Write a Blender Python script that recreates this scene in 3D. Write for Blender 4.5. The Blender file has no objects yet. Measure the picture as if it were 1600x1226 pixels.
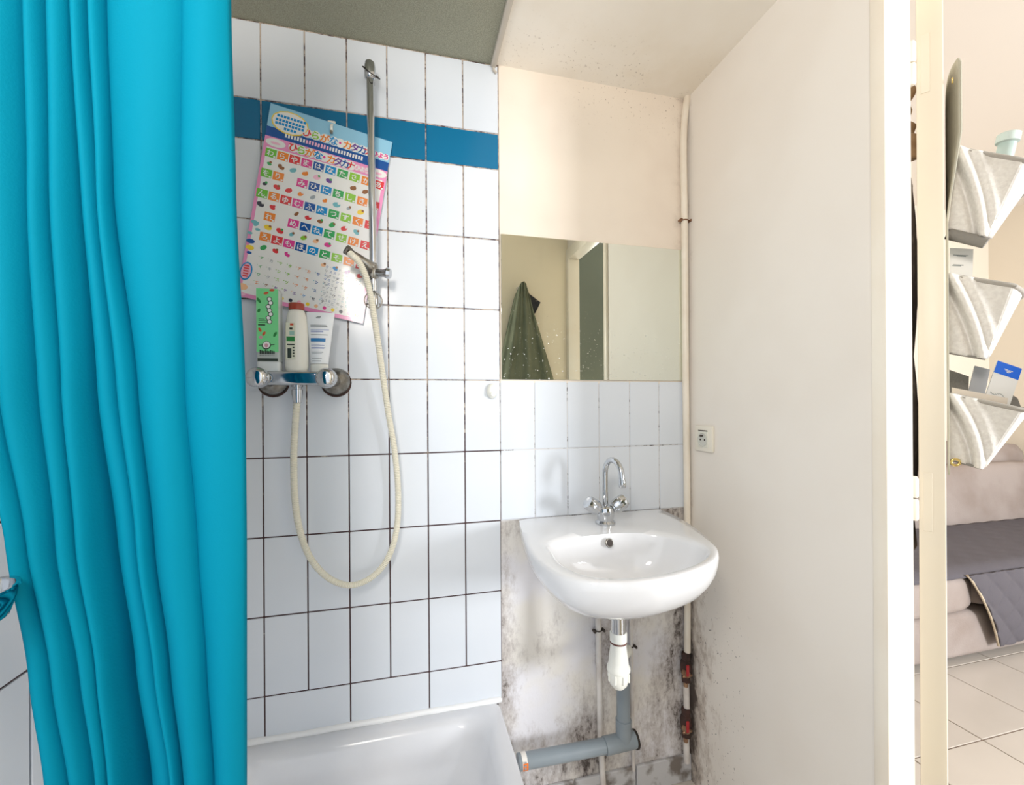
import bpy, bmesh, math, random
from math import sin, cos, pi, radians, sqrt, atan2
from mathutils import Vector, Matrix
R = random.Random(7)
S = bpy.context.scene
COL = S.collection

# ---------------------------------------------------------------- camera, world, lights, exposure
F, CY, PSI, ROLL, D, H = 671.0, 630.0, 0.24, 0.0065, 1.2155, 1.22     # focal (px), horizon row, yaw, roll, wall distance, eye height
cam = bpy.data.cameras.new('camera'); cam.sensor_width = 36; cam.sensor_fit = 'HORIZONTAL'
cam.lens = F / 1600 * 36; cam.shift_y = (CY - 613) / 1600; cam.clip_start = 0.02
co = bpy.data.objects.new('camera', cam); COL.objects.link(co)
co.matrix_world = Matrix.Translation((0, 0, H)) @ Matrix.Rotation(-PSI, 4, 'Z') @ Matrix.Rotation(pi/2, 4, 'X') @ Matrix.Rotation(-ROLL, 4, 'Z')
S.camera = co
w = bpy.data.worlds.new('world'); S.world = w; w.use_nodes = True
bg = w.node_tree.nodes['Background']; bg.inputs[0].default_value = (0.88, 0.94, 1.0, 1); bg.inputs[1].default_value = 0.95

def area(name, loc, target, sx, sy, power, color):
    l = bpy.data.lights.new(name, 'AREA'); l.shape = 'RECTANGLE'; l.size = sx; l.size_y = sy; l.energy = power; l.color = color
    o = bpy.data.objects.new(name, l); COL.objects.link(o); o.location = loc
    o.rotation_euler = (Vector(target) - Vector(loc)).to_track_quat('-Z', 'Y').to_euler(); return o
area('daylight_window', (3.0, -2.3, 1.35), (0.3, 1.0, 1.1), 0.8, 0.9, 120, (0.96, 0.98, 1.0))
area('living_room_fill', (3.3, -1.6, 2.2), (2.8, 2.0, 1.0), 1.6, 1.0, 9, (1.0, 0.98, 0.96))  # added fill light that brightens the living room, no known window behind it
fill_lamp = bpy.data.lights.new('bathroom_fill', 'POINT'); fill_lamp.energy = 24; fill_lamp.color = (1.0, 0.91, 0.80); fill_lamp.shadow_soft_size = 0.14  # added warm fill behind the camera, lifts the ceiling and right wall
bo = bpy.data.objects.new('bathroom_fill', fill_lamp); COL.objects.link(bo); bo.location = (-0.3, -0.25, 1.85)
S.view_settings.view_transform = 'Standard'; S.view_settings.look = 'None'
S.view_settings.gamma = 1; S.view_settings.use_curve_mapping = False
S.view_settings.exposure = 0.55

# ---------------------------------------------------------------- helpers
def ray(x, y):
    dx, dy = x - 800, y - CY
    a = (dx - ROLL*dy)/F; b = -(dy + ROLL*dx)/F
    return Vector((a*cos(PSI) + sin(PSI), -a*sin(PSI) + cos(PSI), b))
def PY(x, y, Y):
    r = ray(x, y); return r*(Y/r.y) + Vector((0, 0, H))
def PX(x, y, X):
    r = ray(x, y); return r*(X/r.x) + Vector((0, 0, H))
def PZ(x, y, Z):
    r = ray(x, y); return r*((Z-H)/r.z) + Vector((0, 0, H))
def lin(c):
    c /= 255.0
    return c/12.92 if c <= .04045 else ((c+.055)/1.055)**2.4
def rgb(r, g, b): return (lin(r), lin(g), lin(b), 1)

def mat(name, col, rough=.5, metal=0, col2=None, scale=8, lo=.4, hi=.7, bump=0, bscale=60, spec=.5, coat=0, trans=0, alpha=1, stretch=None, detail=5):
    m = bpy.data.materials.new(name); m.use_nodes = True; nt = m.node_tree; b = nt.nodes['Principled BSDF']
    b.inputs['Base Color'].default_value = col; b.inputs['Roughness'].default_value = rough; b.inputs['Metallic'].default_value = metal
    b.inputs['Specular IOR Level'].default_value = spec; b.inputs['Coat Weight'].default_value = coat; b.inputs['Coat Roughness'].default_value = .08
    b.inputs['Transmission Weight'].default_value = trans; b.inputs['Alpha'].default_value = alpha
    tc = nt.nodes.new('ShaderNodeTexCoord'); vec = tc.outputs['Object']
    if stretch:
        mp = nt.nodes.new('ShaderNodeMapping'); mp.inputs['Scale'].default_value = stretch
        nt.links.new(vec, mp.inputs[0]); vec = mp.outputs[0]
    if col2:
        n = nt.nodes.new('ShaderNodeTexNoise'); n.inputs['Scale'].default_value = scale; n.inputs['Detail'].default_value = detail
        nt.links.new(vec, n.inputs['Vector'])
        r = nt.nodes.new('ShaderNodeValToRGB'); r.color_ramp.elements[0].position = lo; r.color_ramp.elements[1].position = hi
        r.color_ramp.elements[0].color = col; r.color_ramp.elements[1].color = col2
        nt.links.new(n.outputs[0], r.inputs[0]); nt.links.new(r.outputs[0], b.inputs['Base Color'])
    if bump:
        n = nt.nodes.new('ShaderNodeTexNoise'); n.inputs['Scale'].default_value = bscale; n.inputs['Detail'].default_value = 4
        nt.links.new(vec, n.inputs['Vector'])
        bp = nt.nodes.new('ShaderNodeBump'); bp.inputs['Strength'].default_value = bump; bp.inputs['Distance'].default_value = .004
        nt.links.new(n.outputs[0], bp.inputs['Height']); nt.links.new(bp.outputs[0], b.inputs['Normal'])
    return m

class NT:                                   # small node builder for the stained walls
    def __init__(s, name, rough):
        s.m = bpy.data.materials.new(name); s.m.use_nodes = True; s.t = s.m.node_tree; s.b = s.t.nodes['Principled BSDF']
        s.b.inputs['Roughness'].default_value = rough
        tc = s.t.nodes.new('ShaderNodeTexCoord'); s.co = tc.outputs['Object']
        sp = s.t.nodes.new('ShaderNodeSeparateXYZ'); s.t.links.new(s.co, sp.inputs[0]); s.x, s.y, s.z = sp.outputs
    def put(s, sock, v):
        if isinstance(v, (int, float)): sock.default_value = v
        elif isinstance(v, tuple): sock.default_value = v
        else: s.t.links.new(v, sock)
    def math(s, op, a, b=0):
        n = s.t.nodes.new('ShaderNodeMath'); n.operation = op; s.put(n.inputs[0], a); s.put(n.inputs[1], b); return n.outputs[0]
    def step(s, v, a, b):                   # smooth 0..1 from a to b (a may be > b)
        n = s.t.nodes.new('ShaderNodeMapRange'); n.interpolation_type = 'SMOOTHSTEP'; s.put(n.inputs[0], v)
        if a < b: n.inputs[1].default_value = a; n.inputs[2].default_value = b
        else: n.inputs[1].default_value = b; n.inputs[2].default_value = a; n.inputs[3].default_value = 1; n.inputs[4].default_value = 0
        return n.outputs[0]
    def noise(s, scale, detail=6, stretch=None, rough=.6):
        v = s.co
        if stretch:
            mp = s.t.nodes.new('ShaderNodeMapping'); mp.inputs['Scale'].default_value = stretch; s.t.links.new(v, mp.inputs[0]); v = mp.outputs[0]
        n = s.t.nodes.new('ShaderNodeTexNoise'); n.inputs['Scale'].default_value = scale; n.inputs['Detail'].default_value = detail; n.inputs['Roughness'].default_value = rough
        s.t.links.new(v, n.inputs['Vector']); return n.outputs[0]
    def mix(s, f, a, b):
        n = s.t.nodes.new('ShaderNodeMix'); n.data_type = 'RGBA'; s.put(n.inputs[0], f); s.put(n.inputs[6], a); s.put(n.inputs[7], b); return n.outputs[2]
    def mx(s, *v):
        o = v[0]
        for q in v[1:]: o = s.math('MAXIMUM', o, q)
        return o
    def done(s, col, h=None, strength=.3, dist=.003):
        s.t.links.new(col, s.b.inputs['Base Color'])
        if h is not None:
            bp = s.t.nodes.new('ShaderNodeBump'); bp.inputs['Strength'].default_value = strength; bp.inputs['Distance'].default_value = dist
            s.t.links.new(h, bp.inputs['Height']); s.t.links.new(bp.outputs[0], s.b.inputs['Normal'])
        return s.m

class MB:
    def __init__(s): s.v = []; s.f = []; s.mi = []; s.cur = 0
    def add(s, vs, fs):
        o = len(s.v); s.v += [tuple(v) for v in vs]; s.f += [tuple(i+o for i in f) for f in fs]; s.mi += [s.cur]*len(fs); return s
    def bm(s, b):
        b.verts.index_update(); s.add([v.co.copy() for v in b.verts], [[v.index for v in f.verts] for f in b.faces]); b.free(); return s
    def box(s, x0, x1, y0, y1, z0, z1, bev=0, seg=1, M=None):
        b = bmesh.new(); bmesh.ops.create_cube(b, size=1)
        for v in b.verts: v.co = Vector(((x0+x1)/2+v.co.x*(x1-x0), (y0+y1)/2+v.co.y*(y1-y0), (z0+z1)/2+v.co.z*(z1-z0)))
        if bev: bmesh.ops.bevel(b, geom=b.edges[:], offset=bev, segments=seg, profile=.5, affect='EDGES')
        if M: bmesh.ops.transform(b, matrix=M, verts=b.verts)
        return s.bm(b)
    def rings(s, rings, close=True, cap0=True, cap1=True):
        n = len(rings[0]); vs = [p for r in rings for p in r]; fs = []
        for i in range(len(rings)-1):
            for j in range(n if close else n-1):
                a = i*n+j; b = i*n+(j+1) % n; fs.append((a, b, b+n, a+n))
        if cap0 and close: fs.append(tuple(range(n))[::-1])
        if cap1 and close: fs.append(tuple(range((len(rings)-1)*n, len(rings)*n)))
        return s.add(vs, fs)
    def tube(s, pts, r, n=10, caps=True):
        pts = [Vector(p) for p in pts]; rs = r if isinstance(r, (list, tuple)) else [r]*len(pts)
        up = None; rings = []
        for i, p in enumerate(pts):
            t = (pts[min(i+1, len(pts)-1)] - pts[max(i-1, 0)]).normalized()
            if up is None: up = Vector((0, 0, 1)) if abs(t.z) < .9 else Vector((0, 1, 0))
            a = t.cross(up).normalized(); up = a.cross(t).normalized()
            rings.append([p + (a*cos(2*pi*k/n) + up*sin(2*pi*k/n))*rs[i] for k in range(n)])
        return s.rings(rings, True, caps, caps)
    def lathe(s, prof, org=(0, 0, 0), axis=(0, 0, 1), n=24, sx=1, sy=1):       # prof: (radius, distance along axis)
        q = Vector(axis).to_track_quat('Z', 'Y'); o = Vector(org)
        return s.rings([[o + q @ Vector((r*sx*cos(2*pi*k/n), r*sy*sin(2*pi*k/n), h)) for k in range(n)] for r, h in prof])
    def torus(s, c, axis, R0, r, n=28, m=8):
        q = Vector(axis).to_track_quat('Z', 'Y'); c = Vector(c); vs = []; fs = []
        for i in range(n):
            a = 2*pi*i/n
            for j in range(m):
                b = 2*pi*j/m; vs.append(c + q @ Vector(((R0+r*cos(b))*cos(a), (R0+r*cos(b))*sin(a), r*sin(b))))
        for i in range(n):
            for j in range(m):
                fs.append((i*m+j, ((i+1) % n)*m+j, ((i+1) % n)*m+(j+1) % m, i*m+(j+1) % m))
        return s.add(vs, fs)
    def grid(s, rows):
        n = len(rows[0]); fs = []
        for i in range(len(rows)-1):
            for j in range(n-1): fs.append((i*n+j, i*n+j+1, (i+1)*n+j+1, (i+1)*n+j))
        return s.add([p for r in rows for p in r], fs)
    def build(s, name, m, parent=None, smooth=None):
        me = bpy.data.meshes.new(name); me.from_pydata(s.v, [], s.f); me.update()
        b = bmesh.new(); b.from_mesh(me); bmesh.ops.recalc_face_normals(b, faces=b.faces); b.to_mesh(me); b.free()
        for q in (m if isinstance(m, (list, tuple)) else [m]): me.materials.append(q)
        if isinstance(m, (list, tuple)): me.polygons.foreach_set('material_index', s.mi)
        if smooth:
            me.polygons.foreach_set('use_smooth', [True]*len(me.polygons)); me.set_sharp_from_angle(angle=radians(smooth))
        o = bpy.data.objects.new(name, me); COL.objects.link(o)
        if parent: attach(o, parent)
        return o
def wpos(o):
    v = Vector(o.location)
    while o.parent: o = o.parent; v += Vector(o.location)
    return v
def attach(o, parent): o.parent = parent; o.location = Vector(o.location) - wpos(parent)
def tag(o, label=None, cat=None, group=None, kind=None):
    if label: o['label'] = label
    if cat: o['category'] = cat
    if group: o['group'] = group
    if kind: o['kind'] = kind
    return o
def thing(name, loc, label, cat, group=None, kind=None):
    o = bpy.data.objects.new(name, None); COL.objects.link(o); o.location = loc; o.empty_display_size = .05
    return tag(o, label, cat, group, kind)
def inst(me, name, loc, parent, scale=(1, 1, 1)):
    o = bpy.data.objects.new(name, me); COL.objects.link(o); o.location = loc; o.scale = scale; attach(o, parent); return o
def solid(o, t, off=0):
    m = o.modifiers.new('thickness', 'SOLIDIFY'); m.thickness = t; m.offset = off; return o
def spline(pts, n):                       # Catmull-Rom through points
    P = [Vector(p) for p in pts]; P = [P[0]*2-P[1]] + P + [P[-1]*2-P[-2]]; out = []
    for i in range(1, len(P)-2):
        for k in range(n):
            t = k/n; a, b, c, d = P[i-1:i+3]
            out.append(.5*((2*b) + (c-a)*t + (2*a-5*b+4*c-d)*t*t + (3*b-a-3*c+d)*t**3))
    out.append(P[-2]); return out
def glyph(ch, size, bold=0):              # outline of one character as (verts2d, faces), centred
    cu = bpy.data.curves.new('glyph', 'FONT'); cu.body = ch; cu.size = size; cu.align_x = 'CENTER'; cu.align_y = 'CENTER'; cu.resolution_u = 2; cu.offset = bold
    o = bpy.data.objects.new('glyph', cu); COL.objects.link(o); bpy.context.view_layer.update()
    me = bpy.data.meshes.new_from_object(o.evaluated_get(bpy.context.evaluated_depsgraph_get()))
    vs = [(v.co.x, v.co.y) for v in me.vertices]; fs = [tuple(p.vertices) for p in me.polygons]
    bpy.data.objects.remove(o); bpy.data.curves.remove(cu); bpy.data.meshes.remove(me)
    if vs:
        cx = (min(v[0] for v in vs)+max(v[0] for v in vs))/2; cy = (min(v[1] for v in vs)+max(v[1] for v in vs))/2
        vs = [(x-cx, y-cy) for x, y in vs]
    return vs, fs

# ---------------------------------------------------------------- materials
white_tile = mat('white_tile', rgb(222, 227, 234), .2, col2=rgb(217, 223, 231), scale=3)
blue_tile = mat('blue_tile', rgb(0, 108, 152), .2)
cream_paint = mat('cream_paint', rgb(236, 226, 212), .55, bump=.12, bscale=25)
frame_paint = mat('frame_paint', rgb(246, 239, 226), .35, col2=rgb(240, 230, 214), scale=5)
door_paint = mat('door_paint', rgb(240, 229, 208), .4, col2=rgb(235, 225, 208), scale=3)
chrome = mat('chrome', rgb(200, 202, 205), .1, 1)
dull_chrome = mat('dull_chrome', rgb(158, 156, 150), .3, 1, col2=rgb(120, 112, 104), scale=60)
porcelain = mat('porcelain', rgb(232, 233, 236), .07, coat=.4)
acrylic = mat('tray_acrylic', rgb(228, 229, 233), .14, col2=rgb(218, 220, 226), scale=4)
sealant = mat('sealant', rgb(242, 243, 244), .35)
white_plastic = mat('white_plastic', rgb(238, 238, 230), .3)
grey_pvc = mat('grey_pvc', rgb(136, 146, 153), .35, col2=rgb(126, 136, 143), scale=6)
dark_rubber = mat('dark_rubber', rgb(40, 32, 28), .5)
cream_pipe = mat('cream_pipe', rgb(238, 229, 214), .35, col2=rgb(228, 216, 198), scale=12)
white_pipe = mat('white_pipe', rgb(228, 224, 220), .4, col2=rgb(200, 192, 186), scale=14)
rust = mat('rust', rgb(70, 44, 38), .7, col2=rgb(44, 34, 28), scale=70)
brass = mat('brass', rgb(170, 138, 112), .35, .8, col2=rgb(120, 84, 64), scale=50)
red_plastic = mat('red_plastic', rgb(172, 38, 44), .4)
gold = mat('gold', rgb(232, 205, 130), .25, .8)
hose_mat = mat('hose_plastic', rgb(232, 228, 212), .25)
steel_screw = mat('screw', rgb(90, 84, 80), .4, .7)
hole_dark = mat('hole_dark', rgb(54, 44, 38), .6)
sofa_fab = mat('sofa_fabric', rgb(164, 152, 146), .85, col2=rgb(144, 130, 122), scale=3.2, lo=.42, hi=.66, bump=.25, bscale=140)
throw_fab = mat('throw_fabric', rgb(92, 88, 94), .9, bump=.3, bscale=260)
felt = mat('felt', rgb(234, 230, 224), .9, col2=rgb(222, 217, 211), scale=160, lo=.35, hi=.65, bump=.25, bscale=240)
felt_dark = mat('felt_binding', rgb(170, 164, 156), .9, bump=.3, bscale=200)
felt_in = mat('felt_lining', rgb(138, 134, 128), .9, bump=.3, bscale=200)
towel_fab = mat('towel_fabric', rgb(122, 126, 104), .95, col2=rgb(104, 110, 90), scale=9, bump=.6, bscale=300)
coat_fab = mat('coat_fabric', rgb(166, 156, 150), .8, col2=rgb(206, 198, 190), scale=26, lo=.56, hi=.7)
tan_fab = mat('tan_fabric', rgb(206, 176, 142), .85, col2=rgb(178, 146, 112), scale=22)
living_paint = mat('living_paint', rgb(232, 222, 206), .6)
living_ceiling_paint = mat('living_ceiling_paint', rgb(238, 230, 221), .6)
floor_grout = mat('floor_grout', rgb(120, 98, 80), .8)
floor_tile_m = mat('floor_tile', rgb(206, 198, 189), .25, col2=rgb(199, 191, 182), scale=2)
cupboard_paint = mat('cupboard_paint', rgb(112, 122, 112), .5, col2=rgb(98, 108, 100), scale=2)

# curtain: lets a little light through
curtain_fab = mat('curtain_fabric', rgb(0, 148, 178), .7, bump=.1, bscale=400, spec=.1)
nt = curtain_fab.node_tree
tr = nt.nodes.new('ShaderNodeBsdfTranslucent'); tr.inputs[0].default_value = rgb(0, 165, 220)
ms = nt.nodes.new('ShaderNodeMixShader'); ms.inputs[0].default_value = .22
nt.links.new(nt.nodes['Principled BSDF'].outputs[0], ms.inputs[1]); nt.links.new(tr.outputs[0], ms.inputs[2])
nt.links.new(ms.outputs[0], nt.nodes['Material Output'].inputs[0])

# mirror with dust and limescale specks
n = NT('mirror_glass', .01); n.b.inputs['Metallic'].default_value = 1
spk = n.math('MULTIPLY', n.step(n.noise(150, 3), .66, .72), n.step(n.z, H+.36, H+.10))
n.done(n.mix(spk, rgb(234, 237, 228), rgb(240, 240, 238)))
n.t.links.new(n.math('ADD', n.math('MULTIPLY', spk, .6), .008), n.b.inputs['Roughness'])
mirror_glass = n.m
# grey textured panel over the shower
n = NT('olive_panel', .75); q = n.noise(420, 2)
olive_panel = n.done(n.mix(n.step(q, .35, .65), rgb(138, 138, 122), rgb(164, 164, 146)), q, .4)
# grout of the shower: dark mould with pale remains
def grout_mat(name, pale, dark, lo, hi, low=.22):
    n = NT(name, .8); a = n.noise(34, 6, rough=.75)
    a = n.math('ADD', a, n.math('MULTIPLY', n.step(n.z, H+.1, H-.25), low))
    return n.done(n.mix(n.step(a, lo, hi), pale, dark))
grout_dark = grout_mat('shower_grout', rgb(196, 180, 166), rgb(72, 50, 52), .44, .60)
grout_pale = grout_mat('niche_grout', rgb(214, 212, 212), rgb(84, 70, 66), .53, .64, 0)
# painted plaster above the mirror, a little mould near the ceiling and the corner
n = NT('niche_paint', .6); sp = n.step(n.noise(120, 4), .62, .70)
m1 = n.math('MULTIPLY', sp, n.math('MULTIPLY', n.step(n.z, H+.78, H+.95), n.step(n.x, .40, .62)))
m2 = n.math('MULTIPLY', n.step(n.noise(30, 6), .42, .75), n.math('MULTIPLY', n.step(n.x, .82, .885), .55))
c = n.mix(n.step(n.noise(3, 3), .35, .7), rgb(238, 226, 211), rgb(231, 217, 202))
niche_paint = n.done(n.mix(n.mx(m1, m2), c, rgb(150, 130, 112)), n.noise(40, 3), .15)
# bare plaster under the basin, heavy black mould
n = NT('mouldy_plaster', .8)
st = n.noise(6, 8, (1.7, 1, .7), .65); fine = n.noise(55, 8, (1.2, 1, .7), .75)
edge = n.mx(n.step(n.x, .70, .87), n.math('MULTIPLY', n.step(n.x, .35, .265), .75), n.math('MULTIPLY', n.step(n.z, H-.86, H-1.08), .8), n.math('MULTIPLY', n.step(n.x, .50, .60), .55))
v = n.math('ADD', n.math('MULTIPLY', st, .62), n.math('MULTIPLY', fine, .38)); v = n.math('ADD', v, n.math('MULTIPLY', edge, .17))
k1 = n.step(v, .51, .73); k2 = n.step(v, .655, .76)
c = n.mix(k1, n.mix(n.step(n.noise(4, 3), .4, .6), rgb(226, 225, 230), rgb(228, 224, 218)), rgb(172, 164, 160))
mouldy_plaster = n.done(n.mix(k2, c, rgb(70, 62, 58)), fine, .35, .004)
# cream wall on the right, mould spreading from the corner near the floor
n = NT('right_wall_paint', .55)
nz = n.noise(16, 8, (1, 1.6, .8), .7); low = n.step(n.z, H-.25, H-.85)
cor = n.step(n.y, .98, 1.215)
v = n.math('ADD', n.math('MULTIPLY', nz, .75), n.math('ADD', n.math('MULTIPLY', n.math('MULTIPLY', cor, low), .27), n.math('MULTIPLY', n.step(n.y, 1.16, 1.215), .14)))
sp = n.math('MULTIPLY', n.step(n.noise(110, 3), .66, .70), n.math('MULTIPLY', n.step(n.z, H-.45, H-.75), n.step(n.y, .9, 1.1)))
c = n.mix(n.step(n.noise(2.2, 3), .38, .65), rgb(240, 234, 226), rgb(236, 229, 220))
c = n.mix(n.step(v, .52, .70), c, rgb(196, 184, 172))
right_wall_paint = n.done(n.mix(n.mx(n.step(v, .66, .80), sp), c, rgb(92, 82, 76)), n.noise(20, 3), .12)
# beige ceiling with mould specks near the wall
n = NT('ceiling_paint', .65); sp = n.step(n.noise(95, 5), .60, .68)
k = n.math('MULTIPLY', sp, n.math('MULTIPLY', n.step(n.y, .98, 1.18), n.math('MULTIPLY', n.step(n.noise(7, 2), .4, .62), .7)))
c = n.mix(n.math('MULTIPLY', n.step(n.noise(3, 4), .35, .7), n.step(n.y, .8, 1.2)), rgb(246, 240, 230), rgb(236, 226, 210))
ceiling_paint = n.done(n.mix(k, c, rgb(150, 136, 122)), n.noise(18, 3), .2, .006)

# ================================================================= SETTING
XR, XL, CZ = 0.885, -0.4815, H+.98
COLX = [-.3578 + .1034*i for i in range(-1, 13)]            # joint positions along the back wall, COLX[0] = -.4612
J = .0034
def tile_mesh(wid, hei, m, key, cache={}):
    if key not in cache:
        b = MB(); b.box(-wid/2, wid/2, 0, .008, -hei/2, hei/2, .0012, 1)
        o = b.build('tile', m); cache[key] = o.data; bpy.data.objects.remove(o)
    return cache[key]
def tile_y(parent, x0, x1, z0, z1, m, nm='tile', j=J):
    wid, hei = x1-x0-j, z1-z0-j
    me = tile_mesh(wid, hei, m, (round(wid, 4), round(hei, 4), m.name))
    o = inst(me, nm, ((x0+x1)/2, D + R.uniform(-.0006, .0006), (z0+z1)/2), parent)
    o.rotation_euler = (R.uniform(-.004, .004), 0, R.uniform(-.004, .004)); return o

wb = thing('wall_back', (0, D, 0), None, None, None, 'structure')
MB().box(XL-.1, XR+.155, D+.0062, D+.1, 0, CZ+.3).box(XL-.05, COLX[7], D+.0025, D+.0062, H-.853, CZ).build('grout_bed', grout_dark, wb)
MB().box(COLX[7], XR, D+.0025, D+.0062, H-.341, H+.07).build('grout_bed', grout_pale, wb)
rows = [H+.473-.203*k for k in range(7)]                     # rows[0]..rows[6]
XB = [XL+.001] + COLX[:8]
for i in range(8):
    x0, x1 = XB[i], XB[i+1]
    if i == 0: continue                                      # sliver in the corner is filled below
    tile_y(wb, x0, x1, rows[0]+.3065, CZ-.0035, white_tile)
    tile_y(wb, x0, x1, rows[0], rows[0]+.203, white_tile)
    for k in range(6): tile_y(wb, x0, x1, rows[k+1], rows[k], white_tile)
for i in (0, 1, 3, 5):                                       # long tiles laid sideways: blue band and bottom row
    a, b = (COLX[0], COLX[1]) if i == 0 else (COLX[i], COLX[i+2])
    tile_y(wb, a, b, rows[0]+.203, rows[0]+.3065, blue_tile, 'blue_tile')
    tile_y(wb, a, b, H-.853, rows[6], white_tile)
for z0, z1, m in [(rows[0]+.3065, CZ, white_tile), (rows[0]+.203, rows[0]+.3065, blue_tile), (rows[0], rows[0]+.203, white_tile)] + [(rows[k+1], rows[k], white_tile) for k in range(6)] + [(H-.853, rows[6], white_tile)]:
    tile_y(wb, XL, COLX[0], z0, z1, m)
for i in range(7, 13):
    x0, x1 = COLX[i], min(COLX[i+1], XR)
    for k in (2, 3): tile_y(wb, x0, x1, rows[k+1], rows[k], white_tile, j=.0028)
MB().box(COLX[7]+.001, XR, D+.001, D+.0062, H+.06, CZ).build('painted_plaster', niche_paint, wb)
MB().box(COLX[7]-.01, XR, D+.004, D+.0062, 0, H-.338).build('bare_plaster', mouldy_plaster, wb)
# tile skirting at the foot of the bare plaster
for i in range(5):
    x0 = .28 + .205*i
    if x0 > XR-.02: break
    b = MB().box(x0, min(x0+.2, XR), D-.006, D+.004, .001, H-1.135, .002, 1).build('skirting_tile', mat('skirting_tile', rgb(198, 198, 200), .3, col2=rgb(120, 112, 106), scale=14, lo=.5, hi=.62) if i == 0 else bpy.data.materials['skirting_tile'], wb)

wl = thing('wall_left', (XL, .8, 0), None, None, None, 'structure')
MB().box(XL-.1, XL-.0035, .3, D+.006, 0, CZ+.3).build('grout_bed', grout_dark, wl)
zl = [H-.853] + [H-.141-.203*3-.0 + .203*k for k in range(0, 10)]
def left_tile(y0, y1, z0, z1):
    wid, hei = y1-y0-J, z1-z0-J
    me = tile_mesh(wid, hei, white_tile, (round(wid, 4), round(hei, 4), 'white_tile'))
    o = inst(me, 'tile', (XL, (y0+y1)/2, (z0+z1)/2), wl); o.rotation_euler = (0, R.uniform(-.004, .004), pi/2 + R.uniform(-.004, .004))
for c_ in range(8):
    y1 = D - .001 - .1034*c_; y0 = y1-.1034
    for a, b in zip(zl, zl[1:]):
        if b > CZ: b = CZ
        if b-a > .03: left_tile(y0, y1, a, b)

tag(MB().box(XR, XR+.055, .645, D+.0062, 0, CZ+.3).build('wall_right', right_wall_paint), kind='structure')
tag(MB().box(XR, XR+.055, -.3, .645, H+.86, CZ+.3).build('wall_over_door', right_wall_paint), kind='structure')
tag(MB().box(.45, XR+.055, -.45, .145, 0, CZ+.3).build('wall_front', mat('front_paint', rgb(242, 230, 206), .6)), kind='structure')
tag(MB().box(.245, XR+.055, -.45, D+.02, CZ, CZ+.1).build('ceiling', ceiling_paint), kind='structure')
tag(MB().box(XL-.1, .245, .2, D+.02, CZ-.002, CZ+.1).build('ceiling_shower', olive_panel), kind='structure')
tag(MB().box(.240, .256, .2, D, CZ-.012, CZ+.001, .003, 2).tube([(.248, D-.002, CZ-.006), (.249, D-.004, CZ-.022), (.256, D-.004, CZ-.028)], .004, 8).build('trim_1', mat('trim_paint', rgb(200, 192, 180), .4), smooth=40), kind='structure')
tag(MB().box(-.6, XR+.055, -1.2, D, -.05, 0).build('floor', mat('bath_floor', rgb(214, 206, 196), .5, col2=rgb(196, 188, 178), scale=9)), kind='structure')
tag(MB().tube([(x, D-.001, H-.855+.0008*sin(x*30)) for x in [XL+.01+.0203*i for i in range(37)]], [.009+.0007*sin(i*1.7) for i in range(37)], 8).build('trim_2', sealant, smooth=60), kind='structure')

# door frame, door leaf and hinges
dr = thing('door_1', (XR+.03, .62, 0), None, None, None, 'structure')
MB().box(XR-.011, XR+.056, .6155, .643, 0, H+.80, .003, 2).build('jamb', frame_paint, dr, 40)
MB().box(XR-.011, XR+.056, .145, .183, 0, H+.80, .003, 2).build('jamb', frame_paint, dr, 40)
MB().box(XR-.011, XR+.056, .145, .643, H+.80, H+.86, .003, 2).build('lintel', frame_paint, dr, 40)
da = atan2(.5142, .8577); A = Vector((.961, .6205, 0)); TH = .0372
dd = Vector((cos(da), sin(da), 0)); dn = Vector((sin(da), -cos(da), 0))
def L2W(u, wd, z): return A + dd*u + dn*wd + Vector((0, 0, z))       # u along the leaf, wd outward from its hidden face
MD = Matrix(((dd.x, dn.x, 0, A.x), (dd.y, dn.y, 0, A.y), (0, 0, 1, 0), (0, 0, 0, 1)))
leaf = MB().box(0, .46, 0, TH, .01, H+.795, .002, 2, MD).build('door_leaf', door_paint, dr, 40)
for zc in (H+.651, H-.188):
    hp = MB().box(-.0012, .0, .006, .019, zc-.062, zc+.05, .0005, 1, MD).build('hinge_plate', door_paint, dr)
    k = MB()
    kc = PX(1427.5, 613, .951); kx, ky = kc.x, kc.y
    for a, b in ((-.043, -.001), (.001, .043)):
        k.lathe([(.0, a), (.0045, a+.0005), (.0068, a+.004), (.0068, b-.004), (.0055, b-.0005), (0, b)] if a < 0 else [(.0, a), (.0055, a+.0005), (.0068, a+.004), (.0068, b-.006), (.0045, b-.001), (0, b)], (kx, ky, zc), (0, 0, 1), 16)
    k.build('hinge_knuckle', frame_paint, hp, 50)

# living room
tag(MB().box(XR+.055, 4.35, 2.27, 2.4, 0, 2.7).build('wall_living_back', living_paint), kind='structure')
tag(MB().box(4.23, 4.35, -1.2, 2.27, 0, 2.7).build('wall_living_right', living_paint), kind='structure')
tag(MB().box(XR+.056, 4.35, -1.2, 2.4, 2.6, 2.7).build('ceiling_living', living_ceiling_paint), kind='structure')
tag(MB().box(XR+.0, XR+.055, D+.1, 2.4, 0, 2.7).build('wall_living_left', living_paint), kind='structure')
fl = thing('floor_living', (2.3, 1, 0), None, None, None, 'structure')
MB().box(XR+.055, 4.3, -2.6, 2.3, -.05, -.003).build('floor_grout', floor_grout, fl)
b = MB().box(-.1654, .1654, -.1654, .1654, -.006, 0, .0012, 1); o = b.build('floor_tile', floor_tile_m); ft = o.data; bpy.data.objects.remove(o)
for i in range(-3, 6):
    for j in range(-5, 2):
        inst(ft, 'floor_tile', (2.003 + .335*(i+.5), 1.10 + .335*(j+.5), R.uniform(-.0003, .0003)), fl)

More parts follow.
